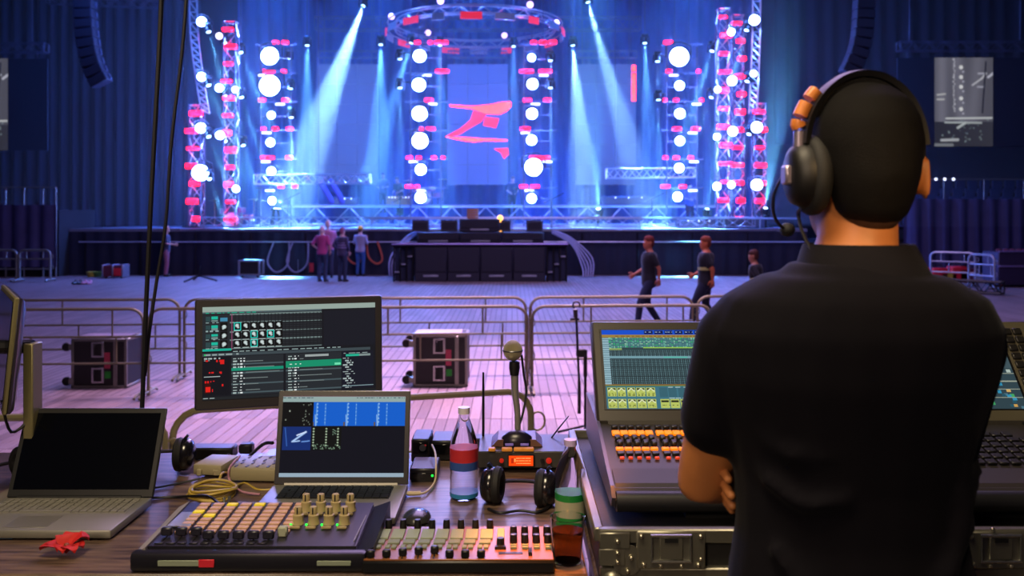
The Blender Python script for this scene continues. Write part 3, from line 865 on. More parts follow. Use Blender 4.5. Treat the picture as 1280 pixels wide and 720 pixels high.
# ---------------------------------------------------------------- subwoofer stack at the stage front
m_sub = M('speaker_black', '16162a', .6, var=.2, bump=.1, bscale=200)
m_grille = M('speaker_grille', '101022', .7, bump=.3, bscale=300)


def sub(name, label, x0, x1, y0, z0, z1, dep=.8, group=None):
    x, w, h = (x0 + x1) / 2, x1 - x0, z1 - z0
    t = thing(name, label, 'speaker', (x, y0 + dep / 2, z0), group)
    MB().box((x, y0 + dep / 2, (z0 + z1) / 2), (w - .015, dep, h - .01), bev=.02).build('cabinet', m_sub, t)
    MB().box((x, y0 - .012, z0 + h * .6), (w * .92, .03, h * .66), bev=.012).build('grille', m_grille, t)
    MB().box((x, y0 - .012, z0 + h * .16), (w * .46, .03, .07), bev=.01).build('handle', m_silver, t, label='pale handle slot')
    return t


X = [nx(p, 28.1) for p in (518, 559, 600, 641, 682)]
for i in range(4):
    sub('subwoofer', 'big black subwoofer in the bottom row at the stage front, %s' % ['nearest the helmeted worker', 'second from the helmeted worker', 'third from the helmeted worker', 'nearest the blurred walkers'][i], X[i], X[i + 1], 28.1, 0, 1.14)
for side, (a, c) in (('toward the helmeted worker', (492, 516)), ('toward the blurred walkers', (684, 708))):
    x0, x1 = nx(a, 28.1), nx(c, 28.1)
    t = thing('scaffold_frame', 'black scaffold frame at the end of the subwoofer row %s' % side, 'frame', ((x0 + x1) / 2, 28.4, 0))
    for k in range(4):
        x = x0 + (x1 - x0) * k / 3
        MB().box((x, 28.15, .57), (.05, .06, 1.14), bev=.01).build('post', m_blkm, t)
        if k < 3: MB().box(((x + (x1 - x0) / 6), 28.2, .3 + .25 * k), ((x1 - x0) / 3, .05, .05), bev=.01).build('brace', m_silver, t)
    MB().box(((x0 + x1) / 2, 28.5, .57), (x1 - x0 - .04, .5, 1.1)).build('drape', m_skirt, t)
t = thing('platform_top', 'dark narrow walkway board lying on the subwoofer row', 'platform', (-1, 28.5, 1.14))
MB().box((nx(600, 28.1), 28.5, 1.175), (nx(710, 28.1) - nx(490, 28.1), .9, .06), bev=.01).build('board', m_blkm, t)
MB().tube([(nx(490, 28.1), 28.05, 1.2), (nx(710, 28.1), 28.05, 1.2)], .03, 6).build('edge_rail', M('rail_purple', '8a7cb0', .4, .5), t)
X2 = [nx(p, 29.2) for p in (521, 574, 627, 680)]
for i in range(3):
    sub('upper_speaker', 'long black speaker on the second tier above the subwoofers, %s' % ['end toward the helmeted worker', 'middle one', 'end toward the blurred walkers'][i], X2[i], X2[i + 1], 29.2, 1.2, 1.56, .8)
t = thing('speaker_support', 'plain black plinth under the second tier of speakers', 'plinth', (-1, 29.7, 0)); MB().box(((X2[0] + X2[3]) / 2, 29.7, .6), (X2[3] - X2[0], .7, 1.19)).build('body', m_sub, t)
sub('centre_speaker', 'black centre box standing on top of the stacked speakers', nx(574, 29.4), nx(625, 29.4), 29.4, 1.57, 2.0, .6)
t = thing('wooden_crate', 'small lit wooden crate on the centre box of the stage front', 'crate', (nx(591, 29.6), 29.7, 2.0))
xa, xb = nx(584, 29.6), nx(598, 29.6); m_wood = M('crate_wood', 'a0723e', .6, var=.3)
for i in range(4): MB().box(((xa + xb) / 2, 29.6, 2.04 + .085 * i), (xb - xa, .3, .075), bev=.006).build('slat', m_wood, t)
for px, pz in ((526, 284), (562, 284), (628, 284), (668, 284)):
    x = nx(px, 30.2)
    t = thing('wedge_monitor', 'black wedge monitor on the stage front, %s' % {526: 'end of the row toward the helmeted worker', 562: 'just left of the centre box', 628: 'just right of the centre box', 668: 'end of the row toward the walkers'}[px], 'speaker', (x, 30.2, 1.56))
    mtx = frame_mtx((x - .28, 29.95, 1.57), (0, 1, 0), (0, 0, 1), (1, 0, 0))
    MB().prism([(0, 0), (.45, 0), (.45, .12), (.3, .36), (.06, .38)], 0, .56, mtx).build('cabinet', m_sub, t, smooth=False)
    MB().box((x, 29.97, 1.75), (.46, .02, .26), bev=.005).build('grille', m_grille, t)
x = nx(625, 29.7)
solo('amber_lamp', MB().ball((x, 30.0, 2.02), .1, 10).lathe([(.09, 1.57), (.03, 1.6), (.03, 1.95)], (x, 30.0, 0), 10), M('amber_glow', 'ffc060', .4, emit='ffb040', es=3, var=0), 'small round amber lamp glowing beside the centre box', 'lamp')

# ---------------------------------------------------------------- things standing on the stage
def drum(mb, c, r, d, ax): mb.lathe([(r * .9, -d / 2), (r, -d / 2), (r, d / 2), (r * .9, d / 2)], n=18, mtx=frame_mtx(c, *ax))


FR = ((1, 0, 0), (0, 0, 1), (0, -1, 0)); UP = ((1, 0, 0), (0, 1, 0), (0, 0, 1))
for px, lab in ((531, 'drum kit with a round bass drum on the riser beside the second ladder'), (292, 'small drum kit at the curtain end of the stage')):
    Y, zb = (36.6, 2.535) if px == 531 else (32.6, 1.64); x = nx(px, Y)
    t = thing('drum_kit', lab, 'drum kit', (x, Y, zb))
    mb = MB(); drum(mb, (x, Y, zb + .3), .3, .4, FR); mb.build('bass_drum', M('drum_maroon', '7a3b66', .4), t)
    mb = MB(); drum(mb, (x, Y - .21, zb + .3), .27, .02, FR); mb.build('drum_head', M('drum_skin', 'c6b8d8', .5), t)
    for dx, dz, r in ((-.35, .62, .15), (.3, .66, .15), (.55, .4, .2)):
        mb = MB(); drum(mb, (x + dx, Y, zb + dz), r, .2, UP); mb.build('tom', M('drum_maroon', '7a3b66', .4), t); MB().tube([(x + dx, Y, zb), (x + dx, Y, zb + dz)], .02, 5).build('stand', m_chrome, t)
    for dx, dz in ((-.7, 1.0), (.75, 1.05)):
        MB().lathe([(.01, zb + dz + .03), (.05, zb + dz + .02), (.22, zb + dz)], (x + dx, Y, 0), 16).build('cymbal', M('brass', 'b89a4a', .3, .9), t); MB().tube([(x + dx, Y, zb), (x + dx, Y, zb + dz)], .018, 5).build('stand', m_chrome, t)
for px, Y, w, h, lab in ((491, 37, .5, .36, 'wooden amplifier box on the riser behind the seated players'), (508, 37, .45, .36, 'second wooden amplifier box on the riser nearest the drums'), (785, 36.8, 2.2, .35, 'long grey equipment case on the riser below the right-hand truss'), (872, 33.6, 1.6, .3, 'grey equipment case at the foot of the last lamp ladder'), (925, 32.0, 1.7, .42, 'blue-black speaker box on deck below the end towers'), (432, 36.9, 1.1, .3, 'low keyboard case on the riser left of the players')):
    zb = 2.535 if Y > 36 else 1.64; x = nx(px, Y); wood = 'wooden' in lab
    t = thing('equipment_box', lab, 'box', (x, Y, zb))
    MB().box((x, Y, zb + h / 2), (w, .4, h), bev=.02).build('body', m_wood if wood else m_alud, t)
    MB().box((x, Y - .205, zb + h / 2), (w * .86, .02, h * .7), bev=.005).build('front', M('amp_front', '8a6840', .7) if wood else m_grey, t)
    for k in range(3): MB().ball((x - w * .25 + w * .25 * k, Y - .22, zb + h * .85), .03, 6).build('knob', m_white, t)
for px, Y, lab in ((345, 32.4, 'dark bar stool on the deck below the first lamp ladder'), (648, 37.4, 'dark bar stool on the riser right of the red graphic')):
    zb = 2.535 if Y > 36 else 1.64; x = nx(px, Y)
    t = thing('bar_stool', lab, 'stool', (x, Y, zb))
    MB().lathe([(.02, .66), (.2, .66), (.21, .7), (.18, .73), (.02, .73)], (x, Y, zb), 16).build('seat', m_blk, t)
    for a in range(4):
        MB().tube([(x + .1 * math.cos(a * 1.57 + .8), Y + .1 * math.sin(a * 1.57 + .8), zb + .66), (x + .22 * math.cos(a * 1.57 + .8), Y + .22 * math.sin(a * 1.57 + .8), zb)], .022, 5).build('leg', m_blkm, t)
t = thing('draped_stand', 'pair of purple cloth sacks hanging from a bar on the riser left', 'cloth', (nx(412, 36.8), 36.8, 2.5))
for dx in (-.35, .1):
    x = nx(410, 36.8) + dx
    MB().tube(smooth_path([(x, 36.8, 3.6), (x + .15, 36.75, 3.3), (x + .4, 36.7, 2.9), (x + .55, 36.7, 2.56)], 4), [.05] + [.13] * 11 + [.08], 8).build('sack', M('purple_cloth', '4a3a86', .8), t)
MB().tube([(nx(398, 36.8), 36.85, 2.5), (nx(398, 36.8), 36.85, 3.62), (nx(420, 36.8), 36.85, 3.62)], .025, 5).build('bar', m_alud, t)
for px, Y in ((360, 33.0), (500, 33.4), (690, 33.5), (815, 33.6)):
    x = nx(px, Y)
    t = thing('mic_stand', 'thin boom microphone stand on the stage deck %s' % {360: 'below the first lamp ladder', 500: 'below the second lamp ladder', 690: 'below the third lamp ladder', 815: 'below the fourth lamp ladder'}[px], 'stand', (x, Y, 1.64))
    MB().tube([(x, Y, 1.66), (x, Y, 2.75)], .022, 5).build('pole', m_blkm, t); MB().tube([(x - .25, Y - .1, 2.6), (x + .45, Y, 2.95)], .016, 5).build('boom', m_blkm, t)
    MB().ball((x - .27, Y - .1, 2.59), .045, 8).build('microphone', m_grey, t); MB().lathe([(.02, .04), (.16, .03), (.17, 0)], (x, Y, 1.64), 14).build('base', m_blkm, t)

# ---------------------------------------------------------------- hanging speakers and side screens
def line_array(label, pts):
    path = [P(x, y, 30) for x, y in pts]; full = smooth_path(path, 12)
    t = thing('line_array', label, 'speaker', full[-1]); acc = 0; n = 0
    d = [0]
    for i in range(1, len(full)): d.append(d[-1] + (full[i] - full[i - 1]).length)
    s = .16; L = d[-1]; step = .33
    while s < L - .05:
        i = max(k for k in range(len(d)) if d[k] <= s); i = min(i, len(full) - 2); f = (s - d[i]) / (d[i + 1] - d[i]); c = full[i].lerp(full[i + 1], f)
        tz = (full[i] - full[i + 1]).normalized(); xx = tz.cross(V((0, 1, 0))).normalized() * -1
        T = frame_mtx(c, xx, tz.cross(xx), tz)
        b = MB().box((0, 0, 0), (.62, .5, .31), bev=.02, mtx=T).build('cabinet', m_sub, t)
        MB().box((0, -.255, 0), (.54, .015, .24), bev=.004, mtx=T).build('grille', m_grille, b)
        MB().box((.33, .1, 0), (.05, .12, .2), bev=.01, mtx=T).build('bracket', m_alud, b)
        s += step
    a = full[0]; MB().tube([a, (a.x, a.y, 14.85)], .03, 5).build('hanging_cable', m_alud, t)


line_array('curved column of black hanging speakers before the tall blue curtain', [(104, -60), (106, 0), (109, 45), (116, 80), (128, 106)])
line_array('curved column of black hanging speakers above the mixing man', [(1081, -60), (1080, 0), (1077, 45), (1070, 72), (1059, 96)])

m_scr = emitter('side_screen_glow', .55)
m_scrd = M('screen_fabric', '161c2c', .6, var=.1)


def live_feed(seed):
    r = random.Random(seed); p = Paint(72, 108, '4c4a5e')
    yy = np.linspace(0, 1, 108)[:, None]; xx = np.linspace(0, 1, 72)[None]
    g = .13 + .10 * np.exp(-((xx - .38 - .1 * yy) / .1) ** 2) + .08 * np.exp(-((xx - .75 + .15 * yy) / .12) ** 2) + .12 * np.exp(-((xx - .12) / .1) ** 2)
    g = np.where(yy > .72, .035 + .02 * xx + 0 * yy, g)
    p.a[:] = np.stack([g * .95, g * .93, g * 1.15], -1)
    for y in np.linspace(.02, .6, 24): p.dot(.335 + r.uniform(-.012, .012), y, r.uniform(.6, 1.2), 'e4e4ee')
    for y in (.11, .22, .33, .46, .58): p.dot(.455, y, 2.4, 'ffffff'); p.dot(.49, y + .05, 1.2, 'cfcfe0')
    p.line(.65, .31, .8, .24, 1.0, 'd8d8e0'); p.line(.8, .24, .88, .18, 1.2, 'd8d8e0'); p.line(.75, .18, .88, .18, 1, 'c8c8d8'); p.line(.92, .22, 1, .18, 1.5, 'd8d8e8'); p.line(.74, .33, .84, .33, 1, 'c0c0d0')
    p.line(.88, .05, .82, .62, .9, '1a1a26')
    p.line(.2, .685, .98, .68, 1.0, 'e8ecec'); p.line(.18, .73, .8, .735, 1.0, 'c8d0d0'); p.line(.4, .79, .53, .735, 1.5, 'd0d8d8')
    for k in range(30): p.dot(r.uniform(.1, .95), r.uniform(.7, .95), r.uniform(.4, 1.1), '90a0a4')
    p.line(.12, .93, .4, .925, 1.6, 'c8ccd0'); p.line(0, .985, .3, .985, 2, '8c9094'); p.line(.05, .42, .18, .41, 1, 'd8d8d8'); p.line(.05, .47, .16, .47, 1, 'd8d8d8')
    return p


def side_screen(label, x0, x1, y0, y1, lx0, lx1, Y, seed):
    a, c = P(x0, y0, Y), P(x1, y1, Y)
    t = thing('side_screen', label, 'screen', ((a.x + c.x) / 2, Y, c.z))
    MB().box(((a.x + c.x) / 2, Y + .06, (a.z + c.z) / 2), (c.x - a.x, .1, a.z - c.z), bev=.01).build('dark_panel', m_scrd, t)
    display('picture', live_feed(seed), P(lx0, y0, Y) - V((0, .01, 0)), P(lx1, y0, Y) - V((0, .01, 0)), P(lx0, y1, Y) - V((0, .01, 0)), m_scr, t)
    for x in (a.x + .4, c.x - .4): MB().tube([(x, Y + .05, a.z), (x, Y + .05, a.z + .3)], .02, 5).build('strap', m_alud, t)
    return t


side_screen('wide dark hanging side screen with a narrow grey live picture, beside the headset', 1122, 1400, 72, 183, 1168, 1241, 33, 1)
side_screen('dark hanging side screen by the tall blue curtain, picture strip cut off', -140, 59, 73, 188, -66, 10, 33, 2)

# ---------------------------------------------------------------- draped stands and fences at the sides
m_drape = M('drape_purple', '37345a', .75, var=.4, vscale=2)
curtain('stand_drape', -26 + .3, nx(70, 30), 30, .35, P(0, 256, 30).z, m_drape, 'dark purple crumpled drape hung below the railing at the hall side', .06, .5, seed=8)
t = thing('stand_railing', 'thin railing above the purple drape at the hall side', 'railing', (-19, 30.1, 2.4))
zr = P(0, 234, 30).z
MB().tube([(-25.5, 30.15, zr), (nx(67, 30), 30.15, zr)], .03, 6).build('rail', m_tubed, t)
for px in (-20, 4, 27, 51, 67): MB().tube([(nx(px, 30), 30.15, .0), (nx(px, 30), 30.15, zr)], .03, 6).build('post', m_tubed, t)
t = thing('stand_block', 'dark raised block of the hall side behind the purple drape', 'stand', (-20, 31.5, 0)); MB().box(((nx(68, 30) - 25.5) / 2, 31.6, 1.15), (nx(68, 30) + 25.5, 2.6, 2.3)).build('block', m_dark, t)
for k, (pa, pb) in enumerate(((-34, 22), (23, 64))):
    barrier('dull crowd barrier standing in front of the purple drape, %s' % ['cut by the picture edge', 'end nearest the tall curtain'][k], (nx(pa, 28.2), 28.2), (nx(pb, 28.2), 28.2), 1.0, .04, mat=m_tubed, n_up=2)

# right side: seating stand, drape, fences, dark cases
t = thing('seating_stand', 'dark empty seating stand rising behind the drape beside the side screen', 'stand', (19, 35, 0))
m_seat = M('seat_blue', '23345e', .6, var=.2)
for r_ in range(6):
    MB().box((19.2, 33.6 + .8 * r_, 1.2 + .35 * r_ + .18 - .6 * 0), (13, .8, .36)).build('step', m_dark, t)
MB().box((19.2, 35.6, .55), (13, 5, 1.1)).build('block', m_dark, t)
k = 0; s0 = None
for r_ in range(5):
    for i in range(24):
        x = 13.2 + i * .52; y = 33.75 + .8 * r_; z = 1.57 + .35 * r_
        if s0 is None:
            s0 = MB().box((x, y, z + .12), (.42, .4, .06), bev=.015).box((x, y + .2, z + .36), (.42, .06, .46), bev=.02).box((x, y + .1, z + .05), (.1, .1, .14)).build('seat', m_seat, t); q = V((x, y, z))
        else: part_copy(s0, V((x, y, z)) - q)
curtain('stand_drape', nx(1130, 32), 25.6, 32, .02, P(0, 249, 32).z, m_drape, 'dark purple gathered drape hung below the seating stand', .09, .55, seed=11)
t = thing('stand_railing', 'thin dark railing along the front of the seating stand', 'railing', (19, 32.1, 2.6)); zr = P(0, 224, 32.2).z
MB().tube([(nx(1130, 32.2), 32.2, zr), (25.5, 32.2, zr)], .03, 6).build('rail', m_tubed, t)
for px in (1131, 1180, 1230, 1280, 1330, 1380): MB().tube([(nx(px, 32.2), 32.2, 2.3), (nx(px, 32.2), 32.2, zr)], .025, 5).build('post', m_tubed, t)
for k, px in enumerate((1170, 1181, 1192)):
    solo('aisle_light', MB().ball(P(px, 224, 32.15), .05, 8), M('aisle_glow', 'ffffff', .4, emit='d8e0ff', es=2.5, var=0), 'tiny white light on the seating stand railing, %s' % ['nearest the ear', 'middle of three', 'farthest from the ear'][k], 'light', 'white lights on the stand railing')
Y = 26.5
barrier('pale crowd barrier at the foot of the seating stand, nearest the collar', (nx(1162, 27), 27.0), (nx(1214, Y), 26.2), 1.0, .035, mat=m_silver, n_up=4)
barrier('pale crowd barrier at the foot of the seating stand, beside the dark cases', (nx(1210, 25.6), 25.6), (nx(1244, 24.8), 24.8), 1.0, .035, mat=m_silver, n_up=4)
t = thing('long_case', 'long dark purple-lidded case beside the pale barriers at the stand foot', 'case', (nx(1268, 26), 26, 0))
xa, xb = nx(1247, 26), nx(1330, 26)
MB().box(((xa + xb) / 2, 26.4, .55), (xb - xa, .9, .98), bev=.02).build('body', M('case_purple', '2a2344', .6), t)
for z in (.62, 1.06): MB().box(((xa + xb) / 2, 25.94, z), (xb - xa, .04, .05), bev=.006).build('edge_strip', M('rail_purple', '8a7cb0', .4, .5), t)
for i in range(9): MB().ball((xa + .2 + i * .2, 26.3, 1.08), (.09, .12, .05), 8).build('strap_end', M('maroon', '5c2238', .6), t)
for sx in (xa + .15, xb - .15): MB().ball((sx, 26.3, .05), .06, 8).build('wheel', m_rub, t)
for k, (px, mat) in enumerate(((1172, m_redg), (1196, m_redg), (1183, M('yellow_plastic')), (1206, M('maroon')))):
    x = nx(px, 28); hh = (.45, .5, .3, .42)[k]
    tt = thing('toolbox', '%s toolbox standing behind the pale barriers' % ['bright red, end nearest the collar,', 'red middle', 'yellow low', 'maroon end'][k], 'toolbox', (x, 28, 0))
    MB().box((x, 28, hh / 2), (.5, .4, hh), bev=.03).build('body', mat, tt); MB().tube([(x - .15, 28, hh), (x - .13, 28, hh + .09), (x + .13, 28, hh + .09), (x + .15, 28, hh)], .02, 5).build('handle', m_blk, tt)
truss('floor_truss', 'dark truss lying on the floor in front of the pale barriers', (nx(1178, 24.3), 24.6, .2), (nx(1248, 23.6), 23.4, .2), .3, 8, m_blkm, r=.03)

# ---------------------------------------------------------------- folded microphone stand on the hall floor
x, Y = nx(724, 8.6), 8.6
t = thing('boom_stand', 'tall black microphone stand with folded boom standing on the hall floor', 'stand', (x, Y, 0))
MB().tube([(x + .06, Y, .06), (x + .06, Y, .62)], .014, 8).build('lower_tube', m_blkm, t)
MB().tube([(x + .06, Y, .6), (x + .06, Y, .86)], .02, 8).build('collar', m_blk, t)
MB().tube([(x, Y, .52), (x - .03, Y, 1.22)], .012, 8).build('boom', m_blkm, t); MB().tube([(x - .0, Y, .24), (x, Y, .56)], .017, 8).build('counterweight', m_blk, t)
MB().box((x + .02, Y, .83), (.1, .05, .08), bev=.012).build('clutch', m_blk, t)
MB().tube([(x - .035, Y, 1.18), (x - .04, Y - .02, 1.26)], .022, 8).build('clip_base', m_blk, t)
MB().tube(arc((x - .03, Y - .03, 1.30), .035, -40, 240, 8), .008, 6).build('clip', m_blk, t)
MB().tube([(x - .09, Y, 1.16), (x - .0, Y, 1.16)], .012, 6).build('wing_screw', m_blk, t)
for a in (.5, 2.6, 4.7): MB().tube([(x + .06, Y, .12), (x + .06 + .3 * math.cos(a), Y + .3 * math.sin(a), .02)], .012, 6).build('leg', m_blkm, t)

# ================================================================== MIXING DESK
DT = 1.46                                    # height of the desk top


def G(px, py, z=DT):
    """the point of a level surface at height z that lies in a measured direction"""
    return P(px, py, (ZC - z) * F / (py - HY))


m_wood = M('desk_wood', '57443a', .38, var=.0)
nt = m_wood.node_tree; b = nt.nodes['Principled BSDF']
tc = nt.nodes.new('ShaderNodeTexCoord'); mp = nt.nodes.new('ShaderNodeMapping'); mp.inputs['Scale'].default_value = (1.5, 14, 14)
wn = nt.nodes.new('ShaderNodeTexNoise'); wn.inputs['Scale'].default_value = 5; wn.inputs['Detail'].default_value = 6
cr = nt.nodes.new('ShaderNodeValToRGB'); cr.color_ramp.elements[0].color = (*hexc('3a2c28'), 1); cr.color_ramp.elements[1].color = (*hexc('77604f'), 1)
cr.color_ramp.elements[0].position = .35; cr.color_ramp.elements[1].position = .7
nt.links.new(tc.outputs['Object'], mp.inputs[0]); nt.links.new(mp.outputs[0], wn.inputs['Vector']); nt.links.new(wn.outputs['Fac'], cr.inputs[0]); nt.links.new(cr.outputs[0], b.inputs['Base Color'])
m_lap = M('laptop_silver', '8d8b82', .4, .5, var=.05)
m_lapd = M('laptop_dark', '1a1b1c', .4, .2, var=.1)
m_key = M('key_black', '121214', .5)
m_keyg = M('key_grey', '75736c', .5)
m_scroff = M('screen_off', '05060a', .12, var=0)
m_beige = M('beige_plastic', '8f8668', .5, var=.1)
m_yell = M('yellow_cable', 'a88f3a', .5, var=.1)
m_bez = M('bezel_dark', '1d1a1e', .35, var=.1)
m_desk_scr = emitter('desk_screen_glow', 1.0)

t = thing('work_table', 'long dark wooden table carrying the laptops and controllers', 'table', (-.7, 2.26, .65))
TX0, TX1, TY0, TY1 = -2.3, .155, 1.80, 2.72
MB().box(((TX0 + TX1) / 2, (TY0 + TY1) / 2, DT - .018), (TX1 - TX0, TY1 - TY0, .036), bev=.004).build('tabletop', m_wood, t)
MB().box(((TX0 + TX1) / 2, TY0 - .004, DT - .02), (TX1 - TX0, .012, .034), bev=.003).build('front_edge', M('edge_worn', '8c8272', .5, var=.3), t)
for x in (TX0 + .1, TX1 - .1):
    for y in (TY0 + .1, TY1 - .1): MB().box((x, y, (.65 + DT - .036) / 2), (.05, .05, DT - .036 - .65)).build('leg', m_blkm, t)
t = thing('console_table', 'dark table under the flight case of the lighting console', 'table', (1, 2.2, .65))
MB().box((1.02, 2.15, DT - .02), (1.70, .96, .04), bev=.004).build('tabletop', m_wood, t)
for x in (.25, 1.8):
    for y in (1.75, 2.55): MB().box((x, y, (.65 + DT - .04) / 2), (.05, .05, DT - .04 - .65)).build('leg', m_blkm, t)


def laptop(name, label, xl, xr, yf, yb, lid_l, lean, mb_mat, lid_mat, key_mat, bez, painter, thick=.017, num=False):
    """clamshell computer open toward -Y: base, keys, trackpad, lid, picture"""
    w = xr - xl; xc = (xl + xr) / 2; z = DT + .004
    t = thing(name, label, 'laptop', (xc, (yf + yb) / 2, DT))
    base = MB().box((xc, (yf + yb) / 2, z + thick / 2), (w, yb - yf, thick), bev=.005, seg=2).build('base', mb_mat, t)
    for sx in (-1, 1): MB().box((xc + sx * w * .4, (yf + yb) / 2, DT + .003), (.03, .2, .006)).build('rubber_foot', m_rub, base)
    zt = z + thick
    ky0, ky1 = yb - .115, yb - .02
    kx0, kx1 = (xl + .02, xr - .02) if num else (xl + .038, xr - .038)
    MB().box((xc, (ky0 + ky1) / 2, zt + .0002), (kx1 - kx0 + .006, ky1 - ky0 + .006, .001)).build('keyboard_well', m_key if key_mat is m_key else m_lap, t)
    ks = MB(); n = 18 if num else 14; rows = 6; pw = (kx1 - kx0) / n; ph = (ky1 - ky0) / rows
    for r in range(rows):
        i = 0
        while i < n:
            wide = 6 if r == 0 and i == 4 else 1
            if r and (i == 0 or i == n - 2) and not num: wide = 1 if r % 2 else 2
            wide = min(wide, n - i)
            ks.box((kx0 + pw * (i + wide / 2), ky0 + ph * (r + .5), zt + .0018), (pw * wide - .0032, ph - .0032, .003))
            i += wide
    ks.build('keys', key_mat, t, smooth=False, kind='stuff')
    MB().box((xc - (.02 if num else 0), yf + .055, zt + .0002), (.10, .075, .0012), bev=.0004).build('trackpad', M('trackpad', '7d7b73', .3, .4), t)
    a = rad(lean); up = V((0, math.sin(a), math.cos(a))); nr = V((0, -math.cos(a), math.sin(a)))
    o = V((xc, yb + .002, zt - .002))
    T = frame_mtx(o, (1, 0, 0), nr * -1, up)
    lid = MB().box((0, .005, lid_l / 2), (w, .009, lid_l), bev=.004, seg=2, mtx=T).build('lid', lid_mat, t)
    MB().box((0, 0.0002, lid_l / 2), (w - .004, .002, lid_l - .004), bev=.0006, mtx=T).build('bezel', bez, lid)
    MB().tube([o + V((-w * .42, .004, .0)), o + V((w * .42, .004, 0))], .007, 8).build('hinge', lid_mat, t)
    m = .013; mbm = .02
    tl = o + up * (lid_l - .014) + nr * .0016 + V((-w / 2 + m, 0, 0)); tr = tl + V((w - 2 * m, 0, 0)); bl = o + up * mbm + nr * .0016 + V((-w / 2 + m, 0, 0))
    if painter: display('picture', painter, tl, tr, bl, m_desk_scr, lid)
    else: MB().add([tl, tr, tr + bl - tl, bl], [(0, 3, 2, 1)]).build('dark_screen', m_scroff, lid, smooth=False)
    return t


# the silver laptop showing video clips
def clips():
    r = random.Random(5); p = Paint(166, 104, '070a18')
    p.r(0, 0, 1, .012, '6a4a52'); p.r(0, .012, 1, .075, '8fa6a4'); p.dashes(.0, .25, .02, '3a4a5a', r, .01, .03, .012); p.dashes(.6, 1, .02, '3a4a5a', r, .005, .02, .012)
    p.r(0, .085, .245, .375, '05070c'); p.r(.01, .385, .24, .67, '0c2a6c')
    for k in range(3):
        x = .25 + k * .25
        p.r(x, .08, x + .247, .375, '0a5cc8')
        p.line(x + .03, .1, x + .03, .36, .8, '5a9ae0'); p.line(x + .1, .1, x + .1, .36, .6, '4a8cd8'); p.r(x, .33, x + .012, .375, '60503c'); p.line(x + .02, .24, x + .025, .37, .6, '8ab8ea')
        for q in range(6): p.dot(x + .035, .1 + q * .045, .8, '9cc8f0'); p.dot(x + .1, .11 + q * .045, .5, '8cc0f0')
    for q in range(16): p.dot(r.uniform(.17, .23), r.uniform(.1, .37), .6, '7a8478')
    p.dot(.06, .19, 1, 'a0a89c'); p.dot(.03, .3, .8, '90988c')
    p.line(.1, .56, .2, .45, 1.2, 'a8c8f4'); p.line(.13, .49, .2, .45, .9, 'd0e0ff'); p.line(.09, .57, .15, .56, .8, 'a8c8f4'); p.line(.03, .4, .05, .62, .5, '3a6ac0'); p.line(.17, .57, .23, .56, .7, '6a98e0')
    p.r(.25, .385, .49, .67, '060a0c')
    for q in range(7):
        for x in (.262, .365, .46): p.dot(x, .41 + q * .034, .9, 'b8d0b0')
        p.dot(.42 + .01 * (q % 3), .42 + .01 * q, .5, '88a890')
    for q in range(40): p.dot(r.uniform(.26, .48), r.uniform(.6, .66), .5, '7a9880')
    p.r(.48, .02, .49, .95, '070a18') if False else None
    p.r(0, .95, 1, 1, '93a8b8')
    return p


xl, xr = -.632, -.275
laptop('silver_laptop', 'open silver laptop with a lit screen of blue video clips', xl, xr, 2.075, 2.33, .245, 13, m_lap, m_lap, m_key, m_bez, clips())
laptop('black_screen_laptop', 'open grey laptop with a switched-off black screen', -1.275, -.905, 1.985, 2.215, .226, 24, m_lap, m_lapd, m_keyg, m_lapd, None, .02, True)
# flat envelope of pink-lit paper beside the silver laptop
a = G(331, 618); solo('paper_sheet', MB().prism([(G(322, 634).x, G(322, 634).y), (G(341, 634).x, G(341, 634).y), (-.625, 2.30), (-.645, 2.30)], DT, DT + .002), M('paper', 'cfc8c8', .7), 'small white paper corner sticking out beside the silver laptop', 'paper')


